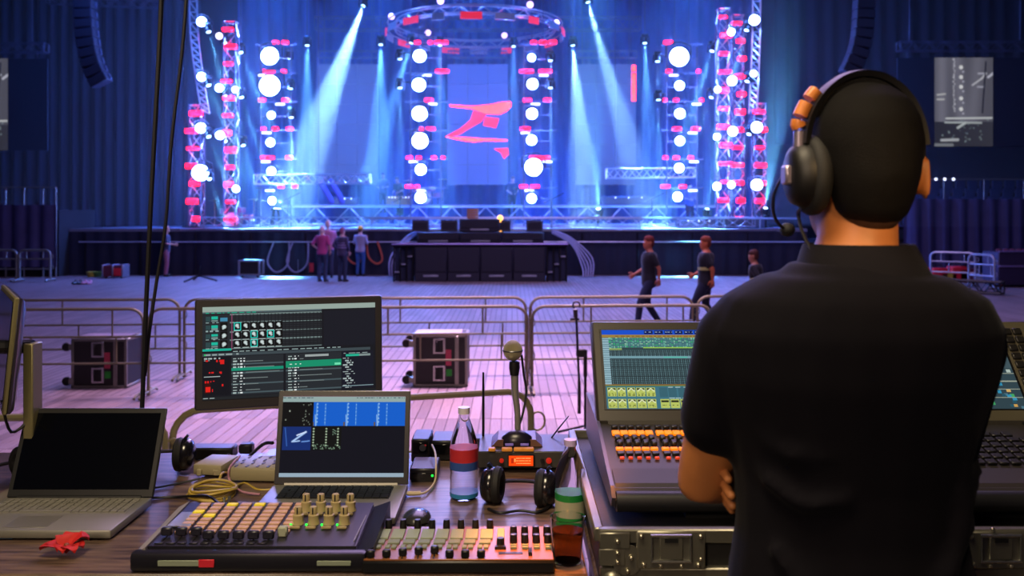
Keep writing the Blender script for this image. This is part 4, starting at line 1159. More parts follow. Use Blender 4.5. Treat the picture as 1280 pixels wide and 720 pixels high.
# ---------------------------------------------------------------- the big monitor
def show_control():
    r = random.Random(3); p = Paint(224, 126, '12141c')
    p.r(0, 0, 1, .055, '93a49c'); p.r(0, .055, .68, .075, '4a5a60'); p.dashes(.02, .3, .062, '20b090', r, .01, .03)
    p.r(0, .08, .68, .47, '22262c')
    for y in (.08, .17, .27, .36, .45): p.r(.15, y, .68, y + .012, '6a7c7c')
    for x in np.linspace(.16, .67, 26): p.r(x, .09, x + .002, .45, '171a20')
    for y in np.linspace(.1, .44, 16): p.r(.44, y, .68, y + .003, '15181e')
    p.r(.69, .08, 1, .47, '151722')
    for k in range(4):
        y = .085 + k * .093
        p.r(.02, y + .02, .045, y + .07, '2a4448'); p.r(.05, y + .02, .085, y + .05, '18b49a'); p.r(.05, y + .055, .085, y + .075, '708a88'); p.dashes(.02, .09, y + .078, '8aa4a4', r, .01, .02)
        if k: p.r(.1, y + .0, .14, y + .08, '05070a'); p.dot(.12, y + .04, 2.5, 'c4d4d4'); p.dot(.114, y + .06, 1, 'c4d4d4')
    p.r(.1, .12, .14, .155, '3f86a8'); p.r(.16, .08, .164, .47, '8a4468')
    for k in range(1, 4):
        for q in range(6):
            x = .172 + q * .047; y = .085 + k * .093
            p.r(x, y, x + .042, y + .08, '06080c')
            if (k, q) in ((1, 0), (2, 2), (2, 4), (3, 2)):
                p.r(x, y, x + .042, y + .006, '1fd0c0'); p.r(x, y + .074, x + .042, y + .08, '1fd0c0'); p.r(x, y, x + .003, y + .08, '1fd0c0'); p.r(x + .039, y, x + .042, y + .08, '1fd0c0')
            p.dot(x + .02, y + .03, 2.2, 'c8d6d6'); p.dot(x + .026, y + .05, 1.2, 'c8d6d6'); p.r(x + .003, y + .083, x + .04, y + .088, 'aab8b8')
    p.r(.0, .455, .16, .475, '10a890'); p.dashes(.17, .8, .483, '9ab0b0', r, .012, .035)
    p.r(0, .5, .97, .53, '3a464c'); p.dashes(.01, .2, .51, '8fa0a0', r); p.r(.01, .51, .02, .52, '20c060')
    p.r(.0, .54, .15, .95, '0d0f18'); p.dashes(.01, .1, .55, 'a8b4b4', r, .01, .03); p.r(.01, .57, .04, .578, '8fa0a0'); p.r(.01, .745, .1, .75, 'a8b4b4')
    for q in range(14): p.r(*((lambda x, y: (x, y, x + r.uniform(.005, .016), y + r.uniform(.01, .03)))(r.uniform(.01, .12), r.choice([.57, .6, .62, .64, .7, .79, .83, .87, .88]))), 'd81a1a')
    p.r(.015, .82, .045, .93, '380808'); p.r(.02, .86, .045, .91, 'e02018'); p.r(.1, .57, .12, .62, 'd81a1a')
    for x0, x1 in ((.16, .455), (.47, .795)):
        p.r(x0, .54, x1, .96, '23282e')
        for q in range(13):
            y = .56 + q * .031
            if q in (2, 5, 9, 12): p.r(x0, y - .004, x1, y + .012, '44545a')
            p.dashes(x0 + .01, x0 + .045, y, 'a8bab8', r, .012, .03); p.dashes(x0 + .05, x0 + .075, y, 'e0e8e8', r, .006, .014)
            if q % 2: p.r(x0 + .08, y + .002, x0 + .08 + r.uniform(.02, .2), y + .007, '707c7c')
    p.r(.16, .665, .455, .70, '0f8c70'); p.r(.47, .62, .795, .69, '128c68'); p.dashes(.49, .56, .65, 'e0f0e8', r, .01, .02); p.r(.58, .555, .72, .58, '9aa4a4'); p.r(.755, .655, .79, .68, '70e0b0')
    p.r(.8, .54, .985, .95, '141624'); p.dashes(.81, .95, .555, '8fa0a0', r); p.r(.82, .575, .9, .592, '22b090'); p.r(.9, .575, .97, .592, '7c8c8c')
    for q in range(14): p.dashes(.805 + .01 * (q % 3), .84 + .012 * (q % 4), .61 + q * .025, 'a4b2b2', r, .012, .04)
    p.r(.8, .92, .985, .925, '7f98a0'); p.r(0, .965, 1, 1, '1c2024'); p.dashes(.005, .08, .975, 'a0b0b0', r, .01, .03)
    return p


ML, MR = P(243, 0, 2.53), P(478, 0, 2.68)
zt, zb = P(0, 372, 2.6).z, P(0, 507, 2.6).z
u = V((MR.x - ML.x, MR.y - ML.y, 0)).normalized(); nrm = V((u.y, -u.x, 0)); upv = (V((0, 0, 1)) * .998 - nrm * .05).normalized(); nrm = u.cross(upv)
w, h = (MR - ML).xy.length, (zt - zb)
cc = V(((ML.x + MR.x) / 2, (ML.y + MR.y) / 2, (zt + zb) / 2))
t = thing('desk_monitor', 'big black-framed monitor showing the green show-control window', 'monitor', (cc.x, cc.y + .06, DT))
T = frame_mtx(cc, u, nrm * -1, upv)
MB().box((0, .014, 0), (w, .028, h), bev=.008, seg=2, mtx=T).build('shell', m_bez, t)
MB().box((0, -.001, 0), (w - .006, .006, h - .006), bev=.002, mtx=T).build('bezel', M('bezel_grey', '2c292d', .4), t)
tl = T @ V((-w / 2 + .022, -.0055, h / 2 - .022)); tr = T @ V((w / 2 - .022, -.0055, h / 2 - .022)); bl = T @ V((-w / 2 + .022, -.0055, -h / 2 + .03))
display('picture', show_control(), tl, tr, bl, m_desk_scr, t)
MB().box((0, .05, -.1), (.05, .035, .36), bev=.008, mtx=T).build('neck', m_bez, t)
MB().box((cc.x + .02, cc.y + .03, DT + .008), (.22, .14, .015), bev=.004).build('foot', m_bez, t)

# monitor at the edge, seen from its side
t = thing('edge_monitor', 'black monitor seen edge-on at the end of the table, purple light on its back', 'monitor', (-1.28, 2.2, DT))
u = V((-.55, .83, 0)).normalized(); back = V((.83, .55, 0)).normalized()
pT = P(18, 372, 2.2); pB = pT - back * .027; pB.z = P(5, 520, 2.18).z
upv = (pT - pB).normalized(); Lh = (pT - pB).length; T = frame_mtx(pB, u, upv.cross(u) * (1 if upv.cross(u).dot(back) > 0 else -1), upv)
MB().box((.24, .006, Lh / 2), (.48, .012, Lh), bev=.003, mtx=T).build('frame', M('frame_khaki', '77704f', .4, .4), t)
MB().box((.24, -.0005, Lh / 2), (.455, .002, Lh - .025), mtx=T).build('dark_screen', m_scroff, t)
MB().ring_loft([[T @ V((.24 + .24 * sx * q, d, Lh / 2 + Lh / 2 * sz * q)) for sx, sz in ((-1, -1), (1, -1), (1, 1), (-1, 1))] for d, q in ((.0125, .985), (.018, .985), (.026, .93), (.034, .75))]).build('back_shell', M('back_plastic', '2a2430', .3), t)
st = P(41, 478, 2.30)
MB().box((st.x, st.y, (DT + P(0, 428, 2.3).z) / 2), (.026, .05, P(0, 428, 2.3).z - DT), bev=.003).build('post', M('frame_khaki'), t)
MB().box((st.x, st.y - .02, DT + .006), (.16, .16, .012), bev=.003).build('foot', M('frame_khaki'), t)
MB().tube([(st.x, st.y, P(0, 433, 2.3).z), (st.x - .10, st.y + .0, P(0, 434, 2.3).z)], .018, 8).build('arm', m_blk, t)
MB().tube(smooth_path([P(2, 500, 2.22), P(14, 540, 2.24), P(40, 522, 2.3)], 5), .004, 6).build('cable', m_blk, t)


# ---------------------------------------------------------------- pad controller
def knob_mesh(r, h): return [(r * .2, 0), (r, 0), (r * .92, h * .75), (r * .8, h), (r * .2, h)]


yb_, yf_ = 2.07, 1.835
zb_, zf_ = DT + .058, DT + .045
t = thing('pad_controller', 'wide black controller with a grid of pale pads and beige knobs', 'controller', (-.555, 1.95, DT))
xL, xR = G(165, 700, 1.505).x, -.325
MB().ring_loft([[(xL, yf_, DT + .004), (xL, yb_, DT + .004), (xL, yb_, zb_), (xL, yf_, zf_)], [(xR, yf_, DT + .004), (xR, yb_, DT + .004), (xR, yb_, zb_), (xR, yf_, zf_)]]).build('body', M('controller_dark', '1b1a22', .35, var=.15), t, smooth=False)
for x, lab in ((xL - .012, None), (xR + .018, None)):
    wd = .026 if x < xR else .04
    MB().ring_loft([[(x - wd / 2, yf_ - .012, DT + .002), (x - wd / 2, yb_ + .006, DT + .002), (x - wd / 2, yb_ + .006, zb_ - .012), (x - wd / 2, yf_ - .012, zf_ - .014)], [(x + wd / 2, yf_ - .012, DT + .002), (x + wd / 2, yb_ + .006, DT + .002), (x + wd / 2, yb_ + .006, zb_ + .002), (x + wd / 2, yf_ - .012, zf_ + .002)]]).build('cheek', M('cheek_pale', '8c8684', .5, var=.2) if x < xR else m_blk, t, smooth=False)
MB().box(((xL + xR) / 2, yf_ - .016, DT + .022), (xR - xL + .05, .03, .04), bev=.008, seg=2).build('front_lip', M('controller_dark'), t)
MB().box((xL + .09, yf_ - .0325, DT + .022), (.11, .003, .012), bev=.001).build('pale_stripe', M('stripe_pale', '8a9480', .5), t)
MB().box((xL + .135, yf_ - .0335, DT + .022), (.032, .003, .016), bev=.001).build('red_mark', m_redg, t)
MB().box((xR - .04, yf_ - .0325, DT + .022), (.07, .003, .010), bev=.001).build('pale_stripe', M('stripe_pale'), t)
MB().box((xL + .03, yf_ + .15, zf_ + .009), (.05, .12, .002)).build('side_panel', m_lap, t)
m_pad = M('pad_cream', 'c39a7c', .5, var=.08); m_pady = M('pad_yellow', 'd8c41c', .5, emit='e0c818', es=.25, var=0)
zat = lambda y: zf_ + (zb_ - zf_) * (y - yf_) / (yb_ - yf_)
p0 = None
for r_ in range(8):
    y = yb_ - .016 - r_ * .0215
    for c_ in range(8):
        x = xL + .045 + c_ * .0318
        yel = (r_, c_) in ((0, 2), (0, 4), (2, 0), (3, 1))
        if p0 is None: p0 = MB().box((0, 0, 0), (.0245, .0150, .005), bev=.0012).build('pad', m_pad, t); p1 = MB().box((0, 0, 0), (.0245, .0150, .005), bev=.0012).build('pad', m_pady, t, label='yellow lit pad'); used1 = used0 = False
        src = p1 if yel else p0
        if (yel and not used1) or (not yel and not used0):
            o = src
            if yel: used1 = True
            else: used0 = True
        else: o = src.copy(); col.objects.link(o)
        o.location = (x, y, zat(y) + .002)
mf = M('fader_cap', '1c1a28', .4)
for i in range(8):
    x = xL + .022 + i * .0318; y = yf_ + .03 + (.018 if i < 3 else 0)
    MB().box((x, yf_ + .034, zat(y) + .0005), (.003, .05, .001)).build('fader_slot', m_key, t)
    MB().box((x, y, zat(y) + .011), (.024, .011, .018), bev=.003).build('fader', mf, t)
MB().box((xL + .27, yf_ + .05, zat(yf_) + .013), (.02, .016, .022), bev=.003).build('fader', M('fader_pale', 'a0a48c', .5), t)
for i in range(10): MB().box((xL + .02 + .024 * i, yf_ + .012, zat(yf_) + .002), (.018, .008, .003), bev=.0008).build('small_button', M('fader_cap'), t)
m_kn = M('knob_beige', 'a59468', .5, var=.08); m_led = M('green_led', '20ff50', .4, emit='20ff48', es=1.4, var=0)
for r_ in range(2):
    for c_ in range(4):
        x = xR - .118 + c_ * .033 - r_ * .016 * 0; y = yb_ - .045 - r_ * .075
        x = xL + .287 + c_ * .034; z = zat(y)
        k = MB().lathe([(.003, 0), (.014, 0), (.0115, .008), (.012, .02), (.0085, .022), (.0085, .036), (.007, .038), (.002, .038)], (x, y, z), 14).build('knob', m_kn, t)
        MB().box((x, y - .009, z + .031), (.0025, .003, .014)).build('pointer', m_key, k)
        MB().ball((x - .013, y - .013, z + .002), .0028, 8).build('green_light', m_led, t)
        MB().box((x, y - .030, z + .002), (.022, .006, .005), bev=.001).build('knob_button', m_kn, t)
MB().box((xR - .006, (yf_ + yb_) / 2, (zf_ + zb_) / 2 + .0005), (.002, .22, .004)).build('edge_line', m_lap, t)

# ---------------------------------------------------------------- fader controller with glossy orange panel
x0, x1, y0, y1 = G(452, 700, 1.49).x, G(694, 700, 1.49).x, 1.80, 1.995
z = DT + .03
t = thing('fader_controller', 'low fader controller with grey pads and a shiny panel catching orange light', 'controller', ((x0 + x1) / 2, 1.9, DT))
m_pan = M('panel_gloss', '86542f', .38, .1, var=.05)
MB().box(((x0 + x1) / 2, (y0 + y1) / 2, DT + .014), (x1 - x0, y1 - y0, .026), bev=.004).build('body', m_blk, t)
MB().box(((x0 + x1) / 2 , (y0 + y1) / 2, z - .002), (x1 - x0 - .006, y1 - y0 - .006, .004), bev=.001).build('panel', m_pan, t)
m_gpad = M('pad_grey_green', '8a9478', .8, var=.06); m_gpad2 = M('button_grey_green', '7c846c', .8)
step = (x1 - x0) * .69 / 8.4
for i in range(8):
    x = x0 + step * (i + .5) + .008
    MB().lathe(knob_mesh(.008, .02), (x + .006, y1 - .014, z), 12).build('knob', m_blk, t)
    MB().box((x, y1 - .057, z + .002), (step * .84, .055, .005), bev=.001).build('pad', m_gpad, t)
    MB().box((x - .003, y1 - .102, z + .002), (step * .78, .022, .005), bev=.001).build('long_button', m_gpad2, t)
    for s in (-1, 1): MB().box((x - .006 + s * step * .2, y1 - .13, z + .002), (step * .32, .016, .005), bev=.001).build('small_button', m_gpad2, t)
    fy = y0 + (.012, .014, .022, .028, .034, .012, .012, .012)[i]
    MB().box((x - .008, y0 + .026, z + .0006), (.003, .04, .001)).build('fader_slot', m_key, t)
    MB().box((x - .008, fy, z + .008), (.017, .012, .016), bev=.003).build('fader', m_blk, t)
x = x0 + (x1 - x0) * .715
MB().box((x, y1 - .055, z + .002), (step * .5, .06, .005), bev=.001).build('pad', m_gpad, t)
MB().lathe(knob_mesh(.009, .018), (x, y1 - .12, z), 12).build('knob', m_blk, t); MB().box((x, y1 - .135, z + .003), (.024, .01, .006)).build('knob_base', m_blk, t)
for i in range(4):
    x = x0 + (x1 - x0) * (.785 + .062 * i)
    for j, (yy, hh) in enumerate(((y1 - .035, .014), (y1 - .062, .022), (y1 - .10, .018))):
        k = MB().lathe(knob_mesh(.0085 - .001 * (j == 0), hh), (x, yy, z), 12).build('knob', m_blk, t)
        MB().box((x, yy - .004, z + hh), (.005, .004, .0012)).build('pointer', m_lap, k)
    MB().box((x, y1 - .016, z + .002), (.014, .004, .003)).build('light_bar', m_redg if i == 2 else m_lap, t)
    for q in range(2): MB().box((x, y1 - .125 - .012 * q, z + .003), (.013, .006, .006), bev=.001).build('small_button', m_gpad2, t)
for q in range(2): MB().box((x0 + (x1 - x0) * (.868 + .01 * q), y0 + .035, z + .004), (.0035, .03, .008), bev=.001).build('cross_slider', m_blk, t)
MB().box((x0 + (x1 - x0) * .77, y0 + .035, z + .0005), (.05, .010, .0012)).build('name_plate', m_blk, t)
k = G(520, 658); solo('mouse', MB().ball((k.x, k.y + .02, DT + .014), (.034, .05, .018), 14).box((k.x, k.y + .02, DT + .004), (.06, .09, .008), bev=.003), M('mouse_dark', '2a2a2a', .25), 'dark computer mouse behind the row of small knobs', 'mouse')

# ---------------------------------------------------------------- red cloth flower, pen, adapters, cables
m_fl = M('flower_red', 'b8140c', .65, var=.3, vscale=40)
c = G(83, 694, DT); t = thing('cloth_flower', 'crumpled red cloth flower lying in front of the black-screen laptop', 'flower', c)
rng = random.Random(4)
for i in range(9):
    a = (i / 9) * 2 * math.pi + rng.uniform(-.2, .2); L = rng.uniform(.032, .05) * (1.15 if abs(math.cos(a)) > .6 else .8)
    if i == 2: L = .05
    dirv = V((math.cos(a), math.sin(a) * .8, 0)); sd = V((-dirv.y, dirv.x, 0)).normalized()
    rings = []
    for q in range(7):
        f = q / 6; wv = .017 * math.sin(math.pi * (.12 + .8 * f)) + .002; zz = DT + .008 + .020 * math.sin(f * 2.4) * (1.4 if 1 <= i <= 3 else .8) + rng.uniform(-.001, .001)
        p = V((c.x, c.y, 0)) + dirv * (L * f); p.z = zz
        rings.append([p - sd * wv + V((0, 0, .004)), p + V((0, 0, -.004)), p + sd * wv + V((0, 0, .005)), p + V((0, 0, .003))])
    MB().ring_loft(rings).build('petal', m_fl, t)
MB().ball((c.x, c.y, DT + .02), .007, 8).build('flower_centre', M('brown_bead', '7a3a20', .5), t)
c = G(-8, 675); solo('pen', MB().tube([(c.x - .06, c.y, DT + .007), (G(15, 674).x, G(15, 674).y, DT + .007)], .006, 10).tube([(G(13, 674).x, G(13, 674).y, DT + .007), (G(16, 674).x, G(16, 674).y, DT + .007)], .0068, 10), M('pen_blue', '1f5f9c', .35), 'blue pen cut by the picture edge in front of the dark laptop', 'pen')

c = G(263, 598); t = thing('wall_adapter', 'beige power adapter box lying behind the coiled yellow cable', 'adapter', (c.x, c.y + .04, DT))
MB().box((c.x, c.y + .05, DT + .024), (.085, .11, .03), rz=-.15, bev=.006, seg=2).build('body', m_beige, t)
MB().box((c.x - .03, c.y - .002, DT + .018), (.014, .012, .018), bev=.002).build('socket', m_beige, t); MB().box((c.x + .02, c.y - .004, DT + .018), (.02, .012, .016), bev=.002).build('socket', m_beige, t)
c = G(318, 602); t = thing('power_strip', 'beige slotted power strip between the adapter and the silver laptop', 'power strip', (c.x, c.y, DT))
T = Matrix.Translation((c.x + .03, c.y + .05, DT + .022)) @ Matrix.Rotation(-.05, 4, 'Z')
MB().box((0, 0, 0), (.2, .13, .036), bev=.006, seg=2, mtx=T).build('body', m_beige, t)
for i in range(6):
    for j in range(4): MB().box((-.08 + i * .03 + .006 * (j % 2), -.045 + j * .03, .0185), (.006, .018, .002), mtx=T).build('slot', m_key, t)
c = G(262, 622)
t = thing('cable_coil', 'coil of yellow network cable lying on the table in front of the adapter', 'cable', (c.x, c.y, DT))
for k in range(5):
    rr = .052 - .003 * (k % 3)
    MB().tube([(c.x + rr * 1.15 * math.cos(a) + .002 * k, c.y + .01 + rr * math.sin(a), DT + .005 + .005 * k + .004 * math.sin(a * 2 + k)) for a in [2 * math.pi * i / 28 for i in range(28)]], .0036, 6, closed=True).build('loop', m_yell, t)
MB().tube(smooth_path([(c.x, c.y + .07, DT + .02), (c.x - .004, c.y + .11, DT + .03), (c.x + .002, c.y + .15, DT + .02)], 4), .0036, 6).build('lead', m_yell, t)
MB().tube(smooth_path([(c.x + .055, c.y + .01, DT + .02), G(305, 604), G(322, 612), G(340, 612)], 6), .0036, 6).build('lead', m_yell, t)
solo('pink_cable', MB().tube(smooth_path([G(300, 570, DT + .05), G(287, 585, DT + .04), G(287, 600, DT + .01), G(298, 612, DT + .005), G(308, 616, DT + .005), G(325, 618, DT + .005)], 6), .0032, 6), M('pink_cable', 'a8788c', .5), 'thin pinkish cable curling in front of the power strip', 'cable')
solo('black_cable', MB().tube(smooth_path([G(190, 622, DT + .005), G(225, 621, DT + .005), G(258, 620, DT + .03), G(272, 628, DT + .03), G(279, 634, DT + .045)], 6), .0034, 6), m_blk, 'black cable running from the dark laptop to the pad controller', 'cable')
solo('black_cable', MB().tube(smooth_path([G(192, 610, DT + .005), G(225, 604, DT + .005), G(250, 598, DT + .01)], 6), .003, 6), m_blk, 'thin black cable behind the dark laptop leading to the adapter', 'cable')
solo('usb_plug', MB().tube([G(285, 632, DT + .05), G(287, 620, DT + .07)], .004, 8).tube([G(281, 632, DT + .045), G(280, 622, DT + .06)], .003, 8), m_chrome, 'small metal plug standing at the back of the pad controller', 'plug')
k = G(258, 572); k.y = 2.66
t = thing('black_adapter', 'long black box at the back edge of the table by the headphones', 'adapter', (k.x, 2.66, DT))
MB().box((G(258, 575).x, 2.655, DT + .02), (.16, .06, .035), bev=.005).build('body', m_blk, t)
MB().box((G(305, 575).x, 2.66, DT + .03), (.04, .04, .03), bev=.006).build('plug', m_blk, t); MB().tube(smooth_path([(G(280, 575).x, 2.655, DT + .02), G(300, 578, DT + .02), (G(330, 575).x, 2.62, DT + .05), (G(345, 575).x, 2.60, DT + .06)], 5), .005, 6).build('cable', m_blk, t)


def headphones(label, c, ang, s=1.0, lie=True):
    """closed headphones lying on the desk: two cups joined by a sprung band"""
    t = thing('headphones', label, 'headphones', c)
    R0 = Matrix.Translation(c) @ Matrix.Rotation(ang, 4, 'Z')
    for sx in (-1, 1):
        T = R0 @ frame_mtx((sx * .075 * s, 0, .047 * s), (0, 1, 0), (0, 0, 1), (sx, 0, 0))
        MB().lathe([(.004, .03), (.022, .029), (.036, .024), (.044, .012), (.046, 0), (.044, -.004)], n=24, mtx=T).build('cup', M('cup_gloss', '151318', .22, coat=.4), t)
        MB().tube([T @ V((.034 * math.cos(a), .034 * math.sin(a), -.012)) for a in [2 * math.pi * i / 24 for i in range(24)]], .014, 8, closed=True).build('cushion', m_rub, t)
        MB().tube([T @ V((.0, .047, .01)), T @ V((0, .052, .004))], .008, 6).build('yoke', m_chrome if False else m_blkm, t)
    pts = [R0 @ V((.075 * s * math.cos(a), .10 * math.sin(a) + .005, .05 * s - .02 * math.sin(a))) for a in [math.pi * i / 14 for i in range(15)]]
    MB().tube(pts, .010, 8, flat=.5).build('headband', m_rub, t)
    return t


hp = G(208, 600); headphones('glossy black headphones half hidden behind the dark laptop lid', V((hp.x - .06, hp.y + .05, DT)), .15, 1.15)
hp = G(648, 636); t = headphones('black headphones lying in front of the orange display unit', V((hp.x + .002, hp.y + .04, DT)), -.2, .92)
MB().tube(smooth_path([G(610, 636, DT + .005), G(625, 641, DT + .005), G(650, 638, DT + .006), G(672, 640, DT + .005), G(688, 630, DT + .01), G(690, 612, DT + .03)], 6), .0035, 6).build('cable', m_blk, t)
hp = G(4, 612); headphones('black headphones beyond the dark laptop at the very table end', V((hp.x - .02, hp.y + .03, DT)), 1.2, 1.0)

# ---------------------------------------------------------------- boxes at the back of the table
yR = 2.50
xa, xb = P(597, 0, yR).x, P(762, 0, yR).x
zt_ = P(0, 565, yR).z; zb2 = P(0, 586, yR).z
t = thing('rack_unit', 'low black rack unit with a glowing orange display', 'rack unit', ((xa + xb) / 2, yR + .1, DT))
MB().box(((xa + xb) / 2, yR + .105, (zt_ + zb2) / 2), (xb - xa, .2, zt_ - zb2), bev=.003).build('chassis', M('rack_grey', '3a3735', .45), t)
MB().box(((xa + xb) / 2, yR + .12, (zb2 + DT) / 2), (xb - xa - .06, .16, zb2 - DT)).build('shelf', m_rub, t)
xd0, xd1 = P(636, 0, yR).x, P(666.5, 0, yR).x
MB().box(((xd0 + xd1) / 2, yR, (zt_ + zb2) / 2), (xd1 - xd0 + .006, .008, .034), bev=.001).build('display_frame', m_blk, t)
pd = Paint(60, 28, 'ff4a0a'); rr_ = random.Random(2)
for yy in (.2, .45, .7): pd.dashes(.3, .9, yy, 'ffb060', rr_, .05, .15, .08)
pd.r(.1, .25, .2, .75, 'c02804'); pd.r(.22, .3, .28, .6, 'ffa050')
display('display', pd, (xd0, yR - .0045, (zt_ + zb2) / 2 + .0145), (xd1, yR - .0045, (zt_ + zb2) / 2 + .0145), (xd0, yR - .0045, (zt_ + zb2) / 2 - .0145), m_desk_scr, t)
for px, r_ in ((627, .006), (686, .008)):
    p = P(px, 575.5, yR)
    T = frame_mtx(p, *FR); MB().lathe([(r_ * .5, 0), (r_, 0), (r_, .006), (r_ * .5, .007)], n=14, mtx=T).build('button_ring', M('ring_red', '901a14', .4, emit='d02010', es=.5, var=0), t)
p = P(678, 576, yR); MB().lathe([(.002, 0), (.006, 0), (.005, .01), (.001, .01)], n=12, mtx=frame_mtx(p, *FR)).build('knob', m_blk, t)
for px in (613, 632, 647, 659): MB().box((P(px, 0, yR).x + .004, yR + .01, zt_ + .005), (.03 if px > 620 else .02, .018, .009), bev=.002).build('lit_key', M('key_amber', 'c07828', .45, emit='d88a30', es=.25, var=0), t)

c = V((P(646, 0, 2.6).x, 2.60, zt_))
t = thing('desk_microphone', 'round-headed silver microphone upright on a slim desk stand', 'microphone', c)
MB().ring_loft([[(c.x + s * q, c.y + y_, zt_ + z_) for s, y_ in ((-1, -.05), (1, -.05), (1, .06), (-1, .06))] for q, z_ in ((.075, .002), (.055, .022))]).build('base_plate', M('mic_base_wood', '6c4a3c', .45), t, smooth=False)
MB().ball((c.x, c.y - .035, zt_ + .012), (.048, .03, .034), 16).build('base_dome', M('dome_dark', '1a1626', .3), t)
for s in (-1, 1): MB().box((c.x + s * .022, c.y - .066, zt_ + .012), (.024, .004, .007), bev=.001).build('base_key', M('key_violet', '7a6ab8', .4, emit='7a6ac8', es=.2, var=0), t)
top = P(643, 456, 2.6)
MB().tube([(c.x + .003, c.y, zt_ + .02), (c.x + .002, c.y, zt_ + .09), (top.x + .002, c.y, top.z - .08), (top.x, c.y, top.z)], [.009, .009, .0105, .012], 10).build('stem', M('stem_grey', 'a5a29c', .3, .6), t)
MB().lathe([(.004, -.03), (.013, -.03), (.016, -.01), (.015, .01), (.004, .012)], (top.x, c.y, top.z), 14).build('collar', m_blk, t)
hd = P(641, 438, 2.6); m_mesh = M('mic_mesh', 'c9bc96', .4, .5, bump=.9, bscale=900)
MB().ball((hd.x, c.y, hd.z), (.029, .029, .031), 20).build('grille', m_mesh, t)
MB().tube([(hd.x + .029 * math.cos(a), c.y + .029 * math.sin(a), hd.z) for a in [2 * math.pi * i / 24 for i in range(24)]], .0022, 6, closed=True).build('grille_band', m_grey, t)
MB().tube(smooth_path([(hd.x + .026, c.y + .01, hd.z - .014), P(655, 470, 2.62), P(658, 490, 2.62), P(654, 515, 2.61), P(648, 535, 2.6)], 5), .0034, 6).build('cable', m_blk, t)

for (px0, px1, py0, py1, Y, lab) in ((514, 537, 549, 570, 2.6, 'small black box with a round dial just past the silver laptop'), (539, 572, 551, 572, 2.62, 'second small black box behind the first water bottle'), (512, 546, 586, 612, 2.42, 'small black box with a green light beside the silver laptop')):
    a, c = P(px0, py0, Y), P(px1, py1, Y)
    t = thing('receiver_box', lab, 'receiver', ((a.x + c.x) / 2, Y + .06, DT))
    zbx = DT + .002
    MB().box(((a.x + c.x) / 2, Y + .06, (a.z + zbx) / 2), (c.x - a.x, .12, a.z - zbx), bev=.004).build('case', m_blk, t)
    MB().box(((a.x + c.x) / 2, Y - .001, (a.z + c.z) / 2), (c.x - a.x - .01, .004, (a.z - c.z) * .6), bev=.001).build('front', M('dark_glass', '0a0a0e', .1), t)
    MB().ball((c.x - .012, Y - .003, a.z - .018), .0035, 8).build('light', m_led if 'green' in lab else m_redg, t)
    if 'dial' in lab: MB().lathe([(.002, 0), (.011, 0), (.009, .008), (.002, .008)], n=14, mtx=frame_mtx((c.x - .02, Y, (a.z + c.z) / 2), *FR)).build('dial', m_grey, t)
solo('usb_cable', MB().tube(smooth_path([G(508, 617, DT + .008), G(530, 616, DT + .008), P(543, 603, 2.38), P(545, 585, 2.40), P(544, 566, 2.5), P(540, 556, 2.58)], 6), .0028, 6).tube([G(509, 617, DT + .008), G(526, 616.5, DT + .008)], .0062, 8), M('cable_cream', 'b8a888', .5), 'cream cable and plug leaving the side of the silver laptop', 'cable')
t = thing('antenna_box', 'small receiver with an upright whip antenna at the table back', 'receiver', (P(604, 0, 2.66).x, 2.68, DT))
MB().box((P(604, 0, 2.66).x, 2.68, DT + .03), (.07, .06, .06), bev=.004).build('case', m_blk, t)
MB().tube([(P(604, 0, 2.67).x, 2.68, DT + .06), (P(604, 0, 2.67).x, 2.68, P(0, 500, 2.67).z), (P(604, 0, 2.67).x, 2.68, P(0, 466, 2.67).z)], [.004, .004, .0028], 8).build('antenna', m_blk, t)
t = thing('antenna_box', 'small receiver with a slanted flat antenna beside the microphone base', 'receiver', (P(690, 0, 2.66).x, 2.67, DT))
MB().box((P(690, 0, 2.66).x, 2.67, DT + .025), (.1, .06, .05), bev=.004).build('case', m_blk, t)
MB().tube([P(688, 549, 2.66), P(697, 537, 2.66), P(711, 520, 2.66)], [.0055, .006, .0035], 8, flat=.4).build('antenna', m_blk, t)
a = P(716, 548, 2.66)
t = thing('grey_junction_box', 'small grey box on the table back between the second bottle and the console', 'box', (a.x, 2.66, DT))
MB().box((a.x, 2.66, (a.z + DT) / 2), (.085, .08, a.z - DT), bev=.004).build('case', M('box_grey', '4e4c4a', .5), t)
MB().box((a.x + .06, 2.63, DT + .03), (.05, .06, .05), bev=.004).build('blue_cover', M('blue_cover', '2a3a7c', .5), t)


# ---------------------------------------------------------------- bottles and cup
def clear(name, color=(.9, .92, .95), rough=.08, dens=None):
    m = M(name, '808080', rough, var=0); b = m.node_tree.nodes['Principled BSDF']
    b.inputs['Base Color'].default_value = (*color, 1); b.inputs['Transmission Weight'].default_value = 1; b.inputs['IOR'].default_value = 1.08
    return m


m_pet = clear('clear_plastic'); m_cola = clear('dark_drink', (.25, .10, .05), .05)


def bottle(label, c, r, h, bands, cap):
    t = thing('water_bottle', label, 'bottle', c)
    prof = [(.01, .004), (r * .85, .0), (r, .012), (r, h * .25), (r * .96, h * .28), (r, h * .31), (r, h * .58), (r * .95, h * .64), (r * .6, h * .80), (.013, h * .89), (.0125, h * .95), (.005, h * .955)]
    MB().lathe(prof, c, 28).build('plastic_shell', m_pet, t)
    for z0, z1, mt, nm in bands: MB().lathe([(r * 1.0, h * z0), (r * 1.025, h * z0), (r * 1.025, h * z1), (r * 1.0, h * z1)], c, 28).build(nm, mt, t)
    MB().lathe([(.004, h * .93), (.0155, h * .93), (.0155, h * 1.0), (.004, h * 1.0)], c, 18).build('cap', cap, t)
    return t


